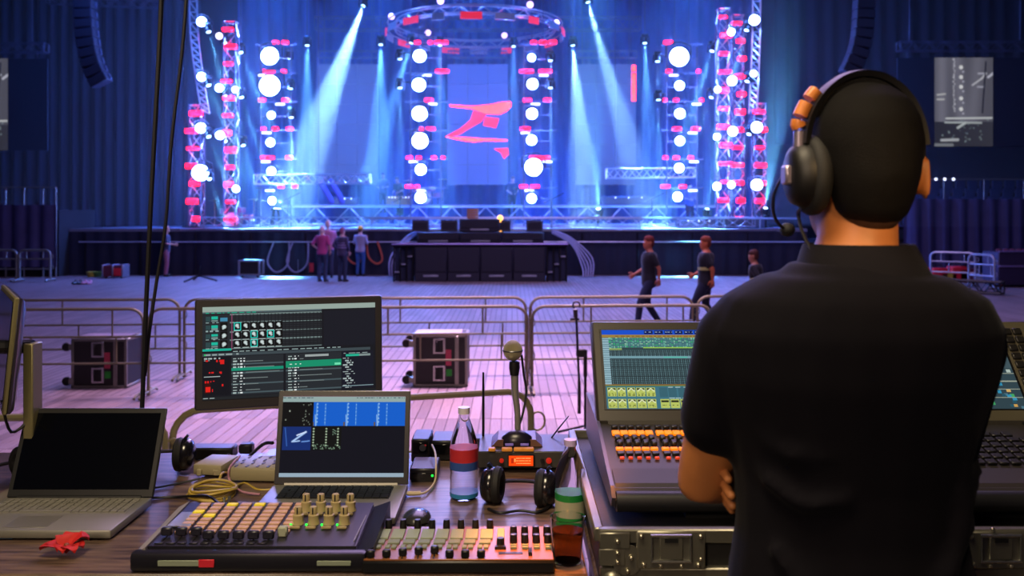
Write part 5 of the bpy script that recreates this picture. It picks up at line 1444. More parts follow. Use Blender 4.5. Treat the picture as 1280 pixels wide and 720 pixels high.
m_lr = M('label_red', 'b0242c', .5); m_lb = M('label_blue', '2a4a90', .5); m_lg = M('label_green', '0e7a34', .5); m_lw = M('label_pale', '9aa088', .5); m_lav = M('cap_lavender', 'b8a8d8', .4)
bottle('clear water bottle with red and blue label behind the silver laptop', G(580, 622), .036, .235, ((.42, .56, m_lr, 'red_label'), (.33, .42, m_lb, 'blue_label'), (.03, .075, M('base_blue', '2a7ab0', .4), 'blue_band')), M('cap_white', 'c8c4d0', .4))
bottle('clear water bottle with green banded label beside the console case', G(713, 654), .036, .20, ((.30, .38, m_lg, 'green_band'), (.13, .30, m_lw, 'pale_label'), (.07, .13, m_lg, 'green_band')), m_lav)
c = G(716, 716); c.y = 1.865; c.x = .118
t = thing('plastic_cup', 'clear plastic cup of dark drink at the table corner', 'cup', (c.x, c.y, DT))
MB().lathe([(.005, .002), (.028, 0), (.036, .095), (.0375, .097), (.0345, .095), (.0265, .004), (.005, .005)], (c.x, c.y, DT), 24).build('cup_wall', m_pet, t)
MB().lathe([(.003, .006), (.026, .006), (.0325, .07), (.003, .07)], (c.x, c.y, DT), 24).build('drink', m_cola, t)

# ---------------------------------------------------------------- hanging cables beside the big monitor
def hang(label, pts, r):
    solo('hanging_cable', MB().tube([pts[0]] + smooth_path(pts[1:8], 6) + pts[8:], r, 6), m_blk, label, 'cable')


hang('thick black cable hanging straight from the roof down behind the dark laptop', [V((P(206, 0, 2.75).x, 2.75, 14.85)), P(202.5, -20, 2.75), P(199, 60, 2.75), P(192, 190, 2.75), P(184, 350, 2.75), P(178, 500, 2.75), P(177, 526, 2.75), V((P(178, 0, 2.75).x, 2.75, 1.2)), V((P(178, 0, 2.75).x, 2.75, .66))], .0075)
hang('thinner black cable drooping from the roof and joining the thick one', [V((P(238, 0, 2.78).x, 2.78, 14.85)), P(234, -20, 2.78), P(228, 60, 2.78), P(214, 180, 2.78), P(207, 280, 2.78), P(196, 350, 2.78), P(186, 420, 2.77), P(181, 470, 2.765)], .0055)

# ---------------------------------------------------------------- flight case and lighting console
m_fc = M('case_ply_dark', '1c1b1a', .6, var=.25, bump=.1, bscale=150); m_al = M('case_rim', '8d8a7c', .38, .8, var=.2, vscale=20)
FX0, FX1, FY0, FY1, FZ0, FZ1 = .171, 1.86, 1.735, 2.52, DT, 1.578
t = thing('flight_case', 'open aluminium-edged flight case base that carries the lighting console', 'flight case', ((FX0 + FX1) / 2, 2.1, DT))
MB().box(((FX0 + FX1) / 2, (FY0 + FY1) / 2, FZ0 + .05), (FX1 - FX0 - .01, FY1 - FY0 - .01, .098)).build('tray', m_fc, t)
fx, fw = (FX0 + FX1) / 2, FX1 - FX0
MB().box((fx, FY0, FZ1 - .013), (fw, .02, .028), bev=.003).build('rim', m_al, t)
MB().box((fx, FY1, FZ1 - .013), (fw, .02, .028), bev=.003).build('rim', m_al, t)
for x in (FX0, FX1): MB().box((x, (FY0 + FY1) / 2, FZ1 - .013), (.02, FY1 - FY0, .028), bev=.003).build('rim', m_al, t)
MB().box((fx, FY0 - .001, FZ0 + .034), (fw - .004, .018, .018), bev=.003).build('lower_rail', m_al, t)
MB().box((fx, FY0 - .002, FZ0 + .012), (fw - .004, .022, .02), bev=.003).build('lower_rail', m_al, t)
m_rivet = M('rivet_steel', 'c0b9a4', .25, .9)


def latch(xc):
    zc = FZ1 - .035
    l = MB().box((xc, FY0 - .012, zc - .003), (.135, .006, .074), bev=.003).build('latch_plate', m_al, t)
    MB().tube([(xc + sx * .038, FY0 - .017, zc + sz * .024) for sx, sz in ((-1, -1), (1, -1), (1, 1.1), (-1, 1.1))], .004, 8, closed=True).build('latch_frame', m_chrome, l)
    MB().box((xc, FY0 - .016, zc + .002), (.046, .006, .046), bev=.002).build('latch_wing', m_al, l)
    MB().box((xc, FY0 - .0195, zc + .018), (.026, .003, .008)).build('slot', m_key, l)
    for sx, sz in ((-1, .8), (1, .8), (-.92, -1.0), (.92, -1.0), (-.35, -1.05), (.35, -1.05)):
        MB().ball((xc + sx * .058, FY0 - .016, zc + sz * .031), .0052, 8).build('rivet', m_rivet, l)


latch(P(837, 0, FY0).x); latch(P(1245, 0, FY0).x)
for x in (FX0 + .005, FX1 - .005):
    s = 1 if x < 1 else -1
    k = MB().box((x + s * .025, FY0 - .012, FZ1 - .02), (.06, .006, .032), bev=.002).box((x + s * .02, FY0 - .012, FZ1 - .052), (.052, .006, .034), bev=.002).lathe([(.002, 0), (.03, 0), (.03, .004), (.002, .004)], n=20, mtx=frame_mtx((x + s * .05, FY0 - .0095, FZ1 - .058), *FR)).build('corner_plate', m_al, t)
    MB().ball((x + s * .022, FY0 - .002, FZ0 + .016), .024, 16).build('ball_corner', m_al, t)
    for dx, dz in ((.03, .02), (.03, .043), (.03, .061), (.057, .052), (.05, .078)): MB().ball((x + s * dx, FY0 - .017, FZ1 - dz), .0048, 8).build('rivet', m_rivet, k)
for px, py in ((876, 699), (1241, 662), (1242, 690)): MB().ball(P(px, py, FY0 - .014), .0046, 8).build('rivet', m_rivet, t)

t = thing('lighting_console', 'wide grey lighting console with tilted touch screens and amber buttons', 'lighting console', (1.0, 2.1, FZ0 + .098))
m_con = M('console_grey', '37332f', .42, .2, var=.08); m_con_lit = M('console_grey_lit', '6a6452', .42, .3, var=.08); m_rest = M('wrist_rest', '2e2925', .5, var=.15)  # paler copy for the right pod has warm light put into its colour
CX0, CX1 = .212, 1.72
Yk0, Yk1 = 1.905, 2.12; zk0, zk1 = 1.642, 1.69
side = [(1.815, 1.59), (1.80, 1.612), (1.83, 1.628), (Yk0, zk0), (Yk1, zk1), (2.42, 1.70), (2.42, 1.59)]
mtx = frame_mtx((CX0, 0, 0), (0, 1, 0), (0, 0, 1), (1, 0, 0))
MB().prism(side, 0, CX1 - CX0, mtx).build('body', m_con, t, smooth=False)
MB().box((fx, 2.1, FZ0 + .108), (1.3, .5, .028)).build('base', m_rub, t)
MB().prism([(1.832, 1.6285), (Yk0 - .004, zk0 - .0005), (Yk0 - .004, zk0 + .006), (1.842, 1.6345)], .004, CX1 - CX0 - .004, mtx).build('wrist_rest', m_rest, t, smooth=False)
MB().tube([(CX0 + .002, 1.808, 1.607), (CX1 - .002, 1.808, 1.607)], .021, 14).build('front_roll', M('roll_dark', '1a1a1e', .45), t)
for x in (CX0 - .004, CX1 + .004): MB().prism([(a + (.0 if a > 1.9 else -.004), b_ + .006) for a, b_ in side], -.004, .004, frame_mtx((x, 0, 0), (0, 1, 0), (0, 0, 1), (1, 0, 0))).build('side_cheek', M('cheek_purple', '54505e', .35, .4), t, smooth=False)
sl = V((0, Yk1 - Yk0, zk1 - zk0)); sn = V((0, -(zk1 - zk0), Yk1 - Yk0)).normalized(); sd = sl.normalized()
KT = frame_mtx((0, Yk0, zk0), (1, 0, 0), sd, sn)
m_amb = M('amber_button', 'e8820c', .45, emit='ff8210', es=.9, var=0); m_ambd = M('amber_button_small', 'c8500c', .45, emit='f06010', es=.7, var=0); m_bkey = M('console_key', '211f1e', .4, var=.15); m_rlit = M('red_button', 'c83a10', .45, emit='e04010', es=.6, var=0)
Lk = sl.length
protos_k = {}


def cap(name, key, mat, sz, x, y, zz=.004):
    if key not in protos_k:
        o = MB().box((0, 0, 0), sz, bev=min(sz) * .2).build(name, mat, t); protos_k[key] = o; o.location = KT @ V((x, y, zz)); o.rotation_euler = KT.to_euler(); return
    o = protos_k[key].copy(); col.objects.link(o); o.location = KT @ V((x, y, zz))


for blk in range(5):
    bx = CX0 + .022 + blk * .1035
    for i in range(5):
        x = bx + .010 + i * .0195
        cap('amber_key', 'a', m_amb, (.018, .019, .006), x, Lk - .052)
        cap('amber_key', 'b', m_amb, (.017, .010, .006), x, Lk - .130)
        cap('red_key', 'c', m_rlit, (.010, .007, .005), x, Lk - .172)
        cap('black_key', 'd', m_bkey, (.016, .013, .006), x, Lk - .150)
        cap('black_key', 'e', m_bkey, (.015, .010, .008), x, Lk - .022)
        cap('fader', 'f', m_bkey, (.013, .018, .012), x, Lk - .086, .008)
        cap('fader', 'f', m_bkey, (.013, .018, .012), x + .003, Lk - .108, .007)
for i in range(13):
    for r_ in range(6):
        x = 1.0 + i * .0262 + (.4 if i > 6 else .0)
        if 1.0 <= x <= 1.66 and i: cap('black_key', 'g', m_bkey, (.021, .019, .007), x, .03 + r_ * .026)
for i in range(8):
    for r_ in range(5):
        cap('black_key', 'g', m_bkey, (.021, .019, .007), 1.16 + i * .0262, .03 + r_ * .026)
cap('amber_key', 'h', m_ambd, (.009, .007, .005), 1.335, .05, .0085)
ff = .03
MB().box((0, 0, 0), (.2, .07, .004), mtx=KT @ Matrix.Translation((1.33, Lk - .03, .003))).build('small_screen_frame', m_blk, t)
ps = Paint(80, 28, '2c4046'); rr_ = random.Random(9); ps.r(0, .6, 1, .85, '3f7c88'); ps.dashes(0, 1, .65, '70a8b0', rr_, .02, .06, .12); ps.r(0, 0, 1, .3, '3c4a4c')
q = lambda x, y: KT @ V((x, y, .0056))
display('small_screen', ps, q(1.24, Lk), q(1.42, Lk), q(1.24, Lk - .06), M('desk_screen_glow'), t)


def touch(seed, right=False):
    r = random.Random(seed); p = Paint(170, 128, '2f4a50')
    p.r(0, 0, 1, .06, '0c4cc8')
    for k in range(9): p.r(.32 + k * .075, .01, .32 + k * .075 + .062, .055, '06184a'); p.dashes(.325 + k * .075, .375 + k * .075, .025, 'a0b8e0', r, .01, .02, .01)
    p.r(0, .06, 1, .1, '9a7c3c'); p.dashes(.1, 1, .075, '5a4418', r, .01, .03, .008)
    p.r(0, .1, .045, .7, '8eb0bc')
    for y in np.linspace(.1, .7, 22): p.r(0, y, .045, y + .005, '50707c')
    p.r(.045, .1, 1, .24, '3b6a70')
    for y in np.linspace(.1, .235, 8):
        x = .05
        while x < 1:
            p.r(x, y, x + .012, y + .008, r.choice(['7fd0b4', '3fae7c', '5a8c94', '5a8c94', '486f78', '20c860', 'a0d8b0'])); x += .016
    p.r(.045, .24, .14, .262, '8aa060'); p.r(.14, .238, 1, .25, '2c3c40'); p.r(.3, .228, .7, .24, '8cba4c')
    p.r(.05, .262, 1, .70, '26363c')
    for y in np.linspace(.27, .69, 26): p.r(.05, y, 1, y + .004, '5a7c84')
    for x in np.linspace(.05, 1, 66): p.r(x, .262, x + .003, .7, '1b282e')
    p.r(.05, .345, .7, .372, '6f98a4'); p.r(.44, .348, .62, .368, '4fb0a0')
    p.r(.0, .7, 1, .715, '8a6c3c'); p.r(0, .715, 1, .73, '4f7a40')
    p.r(0, .73, 1, 1, '3a6f80')
    for k in range(5):
        for y0 in (.74, .88):
            x = .01 + k * .07; p.r(x, y0, x + .064, y0 + .115, 'b4c060'); p.r(x + .006, y0 + .012, x + .058, y0 + .035, '20241c'); p.line(x + .01, y0 + .045, x + .032, y0 + .015, .7, 'e8f0c0'); p.line(x + .032, y0 + .015, x + .055, y0 + .045, .7, 'e8f0c0')
            p.dashes(x + .008, x + .056, y0 + .07, '40481c', r, .008, .02, .012); p.dashes(x + .008, x + .056, y0 + .09, '606c2c', r, .008, .02, .01)
    for k in range(3): x = .385 + k * .07; p.r(x, .88, x + .064, .995, 'b4c060'); p.r(x + .006, .9, x + .058, .925, '20241c'); p.dashes(x + .008, x + .056, .95, '40481c', r, .008, .02, .012)
    for k in range(9): p.r(.38 + k * .068, .745, .38 + k * .068 + .06, .86, '33606e')
    p.dashes(.45, .7, .735, 'b8d0d0', r, .02, .04, .008); p.dashes(.45, .7, .868, 'b8d0d0', r, .02, .04, .008)
    if right:
        p.r(0, 0, 1, .1, '6a6a60'); p.r(0, .1, 1, .5, '3c5058'); p.r(0, .5, 1, 1, '2c4048')
        for k in range(60): x, y = r.uniform(0, .95), r.uniform(.45, .97); p.r(x, y, x + .04, y + .035, r.choice(['c89a50', '486f80', '2f8cb0', '205060', 'a8b8b0', '3fa060', 'd0a860']))
        for y in (.56, .66, .76, .86): p.r(0, y, 1, y + .008, '98a090')
    return p


def screen_pod(x0, x1, scr, mat, seed, keys=False):
    Yt, Yb, zt2, zb3 = 2.305, 2.125, 1.918, 1.693
    up = V((0, Yt - Yb, zt2 - zb3)); L = up.length; up.normalize(); nr = V((1, 0, 0)).cross(up)
    T = frame_mtx((0, Yb, zb3), (1, 0, 0), nr * -1, up)
    s = MB().box(((x0 + x1) / 2, .02, L / 2), (x1 - x0, .04, L), bev=.006, mtx=T).build('screen_pod', mat, t)
    a, c = scr
    display('touch_screen', touch(seed, keys), T @ V((a, -.0015, L - .03)), T @ V((c, -.0015, L - .03)), T @ V((a, -.0015, .036)), M('desk_screen_glow'), s)
    MB().box(((a + c) / 2, -.0004, L / 2 + .003), (c - a + .012, .002, L - .06), bev=.0006, mtx=T).build('screen_edge', m_blk, s)
    if keys:
        for i in range(9): MB().box((c + .024, -.003, L - .035 - i * .024), (.022, .008, .018), bev=.002, mtx=T).build('key', m_bkey, t)
        for i in range(9): MB().box((c + .050, -.003, L - .035 - i * .024), (.022, .008, .018), bev=.002, mtx=T).build('key', m_bkey, t)


screen_pod(.206, .60, (.232, .578), m_con, 1)
screen_pod(.604, .985, (.625, .965), m_con, 2)
screen_pod(.99, 1.41, (1.0, 1.258), m_con_lit, 3, True)
MB().prism([(2.12, 1.69), (2.34, 1.70), (2.34, 1.88)], 0.02, CX1 - CX0 - .02, mtx).build('rear_housing', m_con, t, smooth=False)

# ================================================================== PEOPLE
def fuse(mb, voxel, smooth=3, name='body'):
    """grow overlapping closed forms into one continuous surface"""
    me = mb.mesh('tmp'); o = bpy.data.objects.new('tmp', me); col.objects.link(o)
    r = o.modifiers.new('r', 'REMESH'); r.mode = 'VOXEL'; r.voxel_size = voxel
    s = o.modifiers.new('s', 'SMOOTH'); s.iterations = smooth; s.factor = .5
    bpy.context.view_layer.update()
    out = bpy.data.meshes.new_from_object(o.evaluated_get(bpy.context.evaluated_depsgraph_get()))
    bpy.data.objects.remove(o); bpy.data.meshes.remove(me)
    out.name = name; out.materials.clear(); out.shade_smooth()
    return out


def oval(c, rx, ry, yaw=0, tilt=None, n=20, p=2.2):
    out = []
    for i in range(n):
        a = 2 * math.pi * i / n; ca, sa = math.cos(a), math.sin(a)
        x = rx * abs(ca) ** (2 / p) * (1 if ca >= 0 else -1); y = ry * abs(sa) ** (2 / p) * (1 if sa >= 0 else -1)
        v = V((x * math.cos(yaw) - y * math.sin(yaw), x * math.sin(yaw) + y * math.cos(yaw), 0))
        out.append(V(c) + v)
    return out


def limb(mb, pts, rs, n=12, k=4):
    """tapering limb through the joints with rounded ends"""
    P_, R_ = [], []
    for i in range(len(pts) - 1):
        for j in range(k):
            f = j / k; P_.append(V(pts[i]).lerp(V(pts[i + 1]), f)); R_.append(rs[i] + (rs[i + 1] - rs[i]) * f)
    P_.append(V(pts[-1])); R_.append(rs[-1])
    d0 = (P_[0] - P_[1]).normalized(); d1 = (P_[-1] - P_[-2]).normalized()
    P_ = [P_[0] + d0 * R_[0] * .8, P_[0] + d0 * R_[0] * .5] + P_ + [P_[-1] + d1 * R_[-1] * .5, P_[-1] + d1 * R_[-1] * .8]
    R_ = [R_[0] * .4, R_[0] * .8] + R_ + [R_[-1] * .8, R_[-1] * .4]
    mb.tube(P_, R_, n)


def hand_geo(mb, wrist, fdir, palm_n, s=1.0, curl=.5, side=1, n=6):
    """palm, four unequal fingers and a thumb leaving the side of the palm"""
    f = V(fdir).normalized(); w = V(palm_n).normalized(); w = (w - f * w.dot(f)).normalized(); x = f.cross(w) * side
    W = V(wrist)
    rings = []
    for q, (a, b) in ((0, (.026, .018)), (.03, (.036, .017)), (.065, (.041, .015)), (.088, (.039, .013))):
        c = W + f * q * s
        rings.append([c + (x * math.cos(t) * a + w * math.sin(t) * b) * s for t in [2 * math.pi * i / 12 for i in range(12)]])
    mb.ring_loft(rings)
    for i, L in enumerate((.070, .080, .075, .058)):
        b = W + f * .078 * s + x * (.030 - .020 * i) * s
        d = (f + x * (.10 - .07 * i)).normalized(); pts = [b]; a = 0
        for j, seg in enumerate((.45, .32, .23)):
            a += curl * (.5, .9, .7)[j]; dd = d * math.cos(a) + w * math.sin(a)
            pts.append(pts[-1] + dd * L * seg * s)
        limb(mb, pts, [.0098 * s, .0092 * s, .0082 * s, .007 * s], n, 2)
    b = W + f * .022 * s + x * .030 * s; d = (f * .55 + x * .8).normalized()
    limb(mb, [b, b + d * .034 * s + w * .004, b + d * .05 * s + f * .018 * s + w * .012 * curl, b + d * .055 * s + f * .042 * s + w * .02 * curl], [.013 * s, .0118 * s, .0105 * s, .008 * s], n, 2)


SKINS = {}


def human(label, loc, yaw, H=1.76, J=None, skin='b07a60', shirt='303040', trousers='20283c', hair='2a1e18', hat=None, voxel=.022, group=None, girth=1.0, sleeve=.9, lean=0, head_yaw=0, band=None, stripes=None, shoe='18161a', fine=False, hem=.84):
    k = H / 1.76
    J = {**dict(hipL=(-.09, 0, .92), hipR=(.09, 0, .92), kneeL=(-.10, .02, .50), kneeR=(.10, .02, .50), ankL=(-.11, -.02, .09), ankR=(.11, -.02, .09),
                shL=(-.18, 0, 1.40), shR=(.18, 0, 1.40), elL=(-.23, -.03, 1.13), elR=(.23, -.03, 1.13), wrL=(-.22, .06, .90), wrR=(.22, .06, .90)), **(J or {})}
    J = {a: V(b) for a, b in J.items()}
    g = girth
    hip = V((0, 0, .95)); Lm = Matrix.Translation(hip) @ Matrix.Rotation(-lean, 4, 'X') @ Matrix.Translation(-hip)
    for a in J:
        if a[:2] in ('sh', 'el', 'wr'): J[a] = Lm @ J[a]
    W = Matrix.Translation(loc) @ Matrix.Rotation(yaw, 4, 'Z') @ Matrix.Scale(k, 4)
    t = thing('person', label, 'person', loc, group)

    def tors(grow, zlo, zhi):
        rings = []
        for z, rx, ry, yo in ((.84, .160, .115, -.005), (.90, .168, .122, -.008), (.98, .160, .112, 0), (1.06, .148, .104, .004), (1.14, .150, .106, .004), (1.22, .166, .112, 0), (1.30, .180, .116, -.004), (1.37, .180, .108, -.01), (1.42, .150, .092, -.014), (1.455, .090 if fine else .100, .074, -.014), (1.485, .066, .066, -.012)):
            f_ = max(0, min(1, (z - 1.2) / .22)) if grow else 0; rx += f_ * (.022 if fine else .012); ry += .014 * f_
            if zlo <= z <= zhi: rings.append([Lm @ p for p in oval((0, yo, z), rx * g + grow, ry * g + grow, n=22)])
        return rings
    body = MB()
    body.ring_loft(tors(0, 0, 2))
    hc = V((0, .012, 1.62)); hx = .014 if fine else 0; Hm = Lm @ Matrix.Translation(hc + V((hx, 0, -.5 * hx))) @ Matrix.Rotation(head_yaw, 4, 'Z') @ Matrix.Translation(-hc)
    body.ring_loft([[Lm @ p for p in oval((hx * min(1, max(.3, (z - 1.43) / .1)), yo, z), r1, r2, n=18, p=2)] for z, r1, r2, yo in ((1.43, .072, .07, -.012), (1.47, .064, .064, -.008), (1.52, .060, .062, 0), (1.56, .059, .062, .004), (1.60, .055, .06, .006))])
    body.ring_loft([[Hm @ p for p in oval((0, yo, z), r1, r2, n=22, p=2.1)] for z, r1, r2, yo in ((1.512, .030, .034, .064), (1.522, .045, .056, .044), (1.55, .060, .080, .024), (1.585, .070, .092, .012), (1.625, .076, .098, .006), (1.665, .078, .100, .000), (1.70, .073, .092, -.004), (1.73, .056, .072, -.006), (1.748, .032, .042, -.006), (1.755, .012, .016, -.006))])
    body.ring_loft([[Hm @ (V((0, y, z)) + V((rx * math.cos(a), .3 * rz * math.sin(a), rz * math.sin(a)))) for a in [2 * math.pi * i / 10 for i in range(10)]] for y, z, rx, rz in ((.080, 1.605, .016, .026), (.100, 1.600, .014, .022), (.116, 1.592, .011, .011), (.122, 1.590, .005, .005))])
    body.ball((0, 0, 0), (.026, .014, .006), 10, mtx=Hm @ Matrix.Translation((0, .094, 1.566))).ball((0, 0, 0), (.022, .014, .007), 10, mtx=Hm @ Matrix.Translation((0, .092, 1.554)))
    for s in (-1, 1):
        body.ball((0, 0, 0), (.010, .022, .035), 12, mtx=Hm @ Matrix.Translation((s * .086, -.014, 1.612)) @ Matrix.Rotation(s * .55, 4, 'Z') @ Matrix.Rotation(-.2, 4, 'X'))
        if fine:
            rim = [Hm @ (V((s * (.092 + .006 * math.sin(a)), -.022 - .019 * math.sin(a) * .9 - .003, 1.612 + .034 * math.cos(a)))) for a in [math.pi * (-.25 + 1.35 * i / 12) for i in range(13)]]
            body.tube(rim, .0055, 8)
    lr = dict(arm=[.054 * g, .047 * g, .040 * g, .036 * g, .026], leg=[.088 * g, .076 * g, .055, .056, .038])
    for S, s in (('L', -1), ('R', 1)):
        sh, el, wr = J['sh' + S], J['el' + S], J['wr' + S]
        limb(body, [sh, sh.lerp(el, .5), el, el.lerp(wr, .35), wr], lr['arm'], 14, 3)
        h_, kn, an = J['hip' + S], J['knee' + S], J['ank' + S]
        limb(body, [h_, h_.lerp(kn, .5), kn, kn.lerp(an, .35), an], lr['leg'], 14, 3)
    body.v = [tuple(W @ V(p)) for p in body.v]
    me = fuse(body, voxel, 4 if not fine else 6)
    hd = MB()
    for S, s in (('L', -1), ('R', 1)):
        el, wr = J['el' + S], J['wr' + S]; fd = J.get('fd' + S, (wr - el).normalized()); pn = J.get('pn' + S, V((-s, .2, 0)))
        hand_geo(hd, wr - V(fd).normalized() * .012, fd, pn, 1.0, J['curl' + S].x if 'curl' + S in J else .45, s, 8 if fine else 5)
    hd.v = [tuple(W @ V(p)) for p in hd.v]; hm = hd.mesh('hands')
    bm = bmesh.new(); bm.from_mesh(me); bm.from_mesh(hm); bm.to_mesh(me); bm.free(); bpy.data.meshes.remove(hm); me.shade_smooth()
    mesh_obj('body', me, M('skin_' + skin, skin, .5, var=.12, vscale=30), t)

    def wear(name, mb, mat, vx=None, sm=4):
        mb.v = [tuple(W @ V(p)) for p in mb.v]
        return mesh_obj(name, fuse(mb, vx or voxel, sm, name), mat, t)
    # shirt with sleeves
    sb = MB(); sb.ring_loft(tors(.017, hem - .005, 1.46))
    if fine: sb.ring_loft([oval((0, yo, z), rx, ry, n=24, p=2) for z, rx, ry, yo in ((1.34, .15, .10, -.012), (1.40, .155, .112, -.014), (1.44, .128, .106, -.014), (1.474, .094, .090, -.012))])
    if fine:   # soft folds pulled from the armpits and waist of the shirt
        bk = lambda x, z: V((x, -(.112 * g + .012) * math.sqrt(max(.05, 1 - (x / .2) ** 2)) - .002, z))
        for pts in (((.15, 1.10), (.10, 1.04), (.05, .96), (.03, .88)), ((.165, 1.0), (.12, .95), (.09, .86)), ((.16, 1.18), (.13, 1.12), (.11, 1.02)), ((-.16, 1.22), (-.12, 1.20), (-.06, 1.205)), ((-.16, 1.16), (-.11, 1.13), (-.05, 1.14)), ((-.15, 1.06), (-.10, 1.0), (-.07, .9)), ((-.17, 1.29), (-.13, 1.25), (-.09, 1.245)), ((.17, 1.27), (.14, 1.22), (.12, 1.13))):
            limb(sb, [bk(*q) for q in pts], [.007] + [.013] * (len(pts) - 2) + [.005], 8, 4)
    for S in 'LR':
        sh, el, wr = J['sh' + S], J['el' + S], J['wr' + S]
        if sleeve <= 1: sl_ = sleeve if not fine or S == 'L' else .95; limb(sb, [sh, sh.lerp(el, .5 * sl_), sh.lerp(el, sl_)], [.066 * g, .062 * g, .058 * g], 16, 4)
        else: limb(sb, [sh, el, el.lerp(wr, sleeve - 1)], [.066 * g, .052, .042], 14, 4)
    ms = M('shirt_' + shirt, shirt, .85, var=.15, vscale=6, sheen=.12, bump=.12, bscale=900 if fine else 100)
    if fine: ms.node_tree.nodes['Principled BSDF'].inputs['Specular IOR Level'].default_value = .12; ms.node_tree.nodes['Principled BSDF'].inputs['Sheen Weight'].default_value = .03
    wear('shirt', sb, ms, None, 3)
    if stripes:
        for z in (1.10, 1.18, 1.26, 1.34):
            q = MB().ring_loft([[Lm @ p for p in oval((0, -.002, z + dz), (.17 + .03 * (z - 1.1)) * g + .022, .112 * g + .022, n=22)] for dz in (-.018, .018)])
            q.v = [tuple(W @ V(p)) for p in q.v]; q.build('stripe', M('stripe_' + stripes, stripes, .8), t)
    if band:
        for z in (1.16,):
            q = MB().ring_loft([[Lm @ p for p in oval((0, -.002, z + dz), .158 * g + .022, .108 * g + .022, n=22)] for dz in (-.028, .028)])
            q.v = [tuple(W @ V(p)) for p in q.v]; q.build('reflective_band', M('band_' + band, band, .5, var=.05), t)
    tb = MB(); tb.ring_loft([oval((0, -.006, z), rx * g + .008, ry * g + .008, n=20) for z, rx, ry in ((.80, .150, .105), (.86, .166, .12), (.92, .168, .12), (1.0, .158, .112))])
    for S in 'LR':
        h_, kn, an = J['hip' + S], J['knee' + S], J['ank' + S]
        limb(tb, [h_, h_.lerp(kn, .5), kn, kn.lerp(an, .4), an], [.098 * g, .088 * g, .068, .066, .058], 14, 3)
    wear('trousers', tb, M('trousers_' + trousers, trousers, .85, var=.15, bump=.1, bscale=200))
    for S in 'LR':
        an = J['ank' + S]; q = MB()
        q.ring_loft([oval((an.x, an.y + .055, z), rx, ry, n=14) for z, rx, ry in ((.0, .046, .135), (.03, .047, .135), (.06, .042, .11), (.085, .04, .075))]); q.ball((an.x, an.y, .085), (.042, .05, .05), 10)
        wear('shoe', q, M('shoe_' + shoe, shoe, .5), min(voxel, .018), 2)
    for s in (-1, 1):
        q = MB().ball((0, 0, 0), .0115, 10, mtx=Hm @ Matrix.Translation((s * .032, .087, 1.632))); q.v = [tuple(W @ V(p)) for p in q.v]; q.build('eye', M('eye_white', 'd8d0c8', .3, var=0), t)
    q = MB(); gr = .007
    q.ring_loft([[Hm @ p for p in oval((0, yo, z), r1 + gr, r2 + gr, n=22, p=2.1)] for z, r1, r2, yo in ((1.538, .026, .026, -.036), (1.555, .046, .044, -.036), (1.585, .056, .058, -.034), (1.61, .064, .074, -.026), (1.635, .0715, .086, -.014), (1.665, .079, .092, -.007), (1.70, .074, .092, -.004), (1.73, .058, .074, -.006), (1.750, .034, .044, -.006), (1.758, .012, .016, -.006))])
    if hat:
        hh = MB(); hh.ring_loft([[Hm @ p for p in oval((0, .0, z), r1, r2, n=22, p=2)] for z, r1, r2 in ((1.665, .1, .122), (1.675, .098, .118), (1.70, .096, .112), (1.74, .086, .1), (1.775, .06, .07), (1.79, .02, .025))])
        hh.ring_loft([[Hm @ p for p in oval((0, .03, z), r1, r2, n=22, p=2)] for z, r1, r2 in ((1.660, .102, .145), (1.668, .102, .145), (1.672, .09, .12))])
        hh.v = [tuple(W @ V(p)) for p in hh.v]; hh.build('helmet', M('helmet_' + hat, hat, .35, var=.05), t)
    if fine:
        fd_ = MB().ring_loft([[Hm @ p for p in oval((0, yo, z), r1 - .001, r2 - .001, n=22, p=2.1)] for z, r1, r2, yo in ((1.528, .028, .026, -.034), (1.545, .047, .044, -.032), (1.575, .058, .056, -.030), (1.61, .064, .072, -.024), (1.635, .070, .084, -.014))])
        wear('hair_fade', fd_, M('hair_fade', '3c2416', .7, var=.4, vscale=90), .010, 2)
    wear('hair', q, M('hair_' + hair, hair, .7, var=.4, vscale=60, bump=.35, bscale=700), min(voxel, .012), 2)
    MATS['hair_' + hair].node_tree.nodes['Principled BSDF'].inputs['Specular IOR Level'].default_value = .15
    return t, W, Lm, Hm


walk = dict(kneeL=(-.10, .20, .53), ankL=(-.10, .25, .12), kneeR=(.10, .0, .49), ankR=(.10, -.24, .13), wrL=(-.22, -.12, .95), elL=(-.23, -.12, 1.15), wrR=(.2, .22, 1.02), elR=(.23, .02, 1.13))
akimbo = dict(elL=(-.32, -.08, 1.16), wrL=(-.18, .06, 1.0), fdL=(.6, .5, -.5), elR=(.27, -.04, 1.14), wrR=(.22, .08, .93))
folded = dict(elL=(-.24, .06, 1.13), wrL=(.02, .20, 1.16), elR=(.24, .06, 1.13), wrR=(-.04, .18, 1.19))
carry = dict(elL=(-.25, .02, 1.14), wrL=(-.14, .27, 1.10), elR=(.25, .02, 1.14), wrR=(.14, .27, 1.10))
gp = lambda px, py: (nx(px, 2.2 * F / (py - HY)), 2.2 * F / (py - HY), 0)
human('worker in a pink shirt and pale cap standing on the floor before the stage', gp(403, 352), rad(-20), 1.80, akimbo, shirt='a83a78', trousers='2a3350', hair='d8b8c0', skin='b88a80')
human('worker in a pale pink top and pale cap half hidden behind the pink-shirted one', gp(410, 347), rad(15), 1.95, folded, shirt='b0688c', trousers='2c3048', hair='d8b0a8', skin='b88a80')
human('worker in a plaid striped shirt with hands at the belt before the stage', gp(428, 352), rad(-30), 1.74, akimbo, shirt='3a3454', trousers='232a44', hair='8a4a60', stripes='8a7ca8', skin='b88a80', sleeve=1.6)
human('worker in a yellow helmet and blue jeans facing the stage skirt', gp(450.5, 345), rad(-15), 1.74, carry, shirt='8c86a0', trousers='2a5088', hat='e0a818', skin='b88a80', hair='604030')
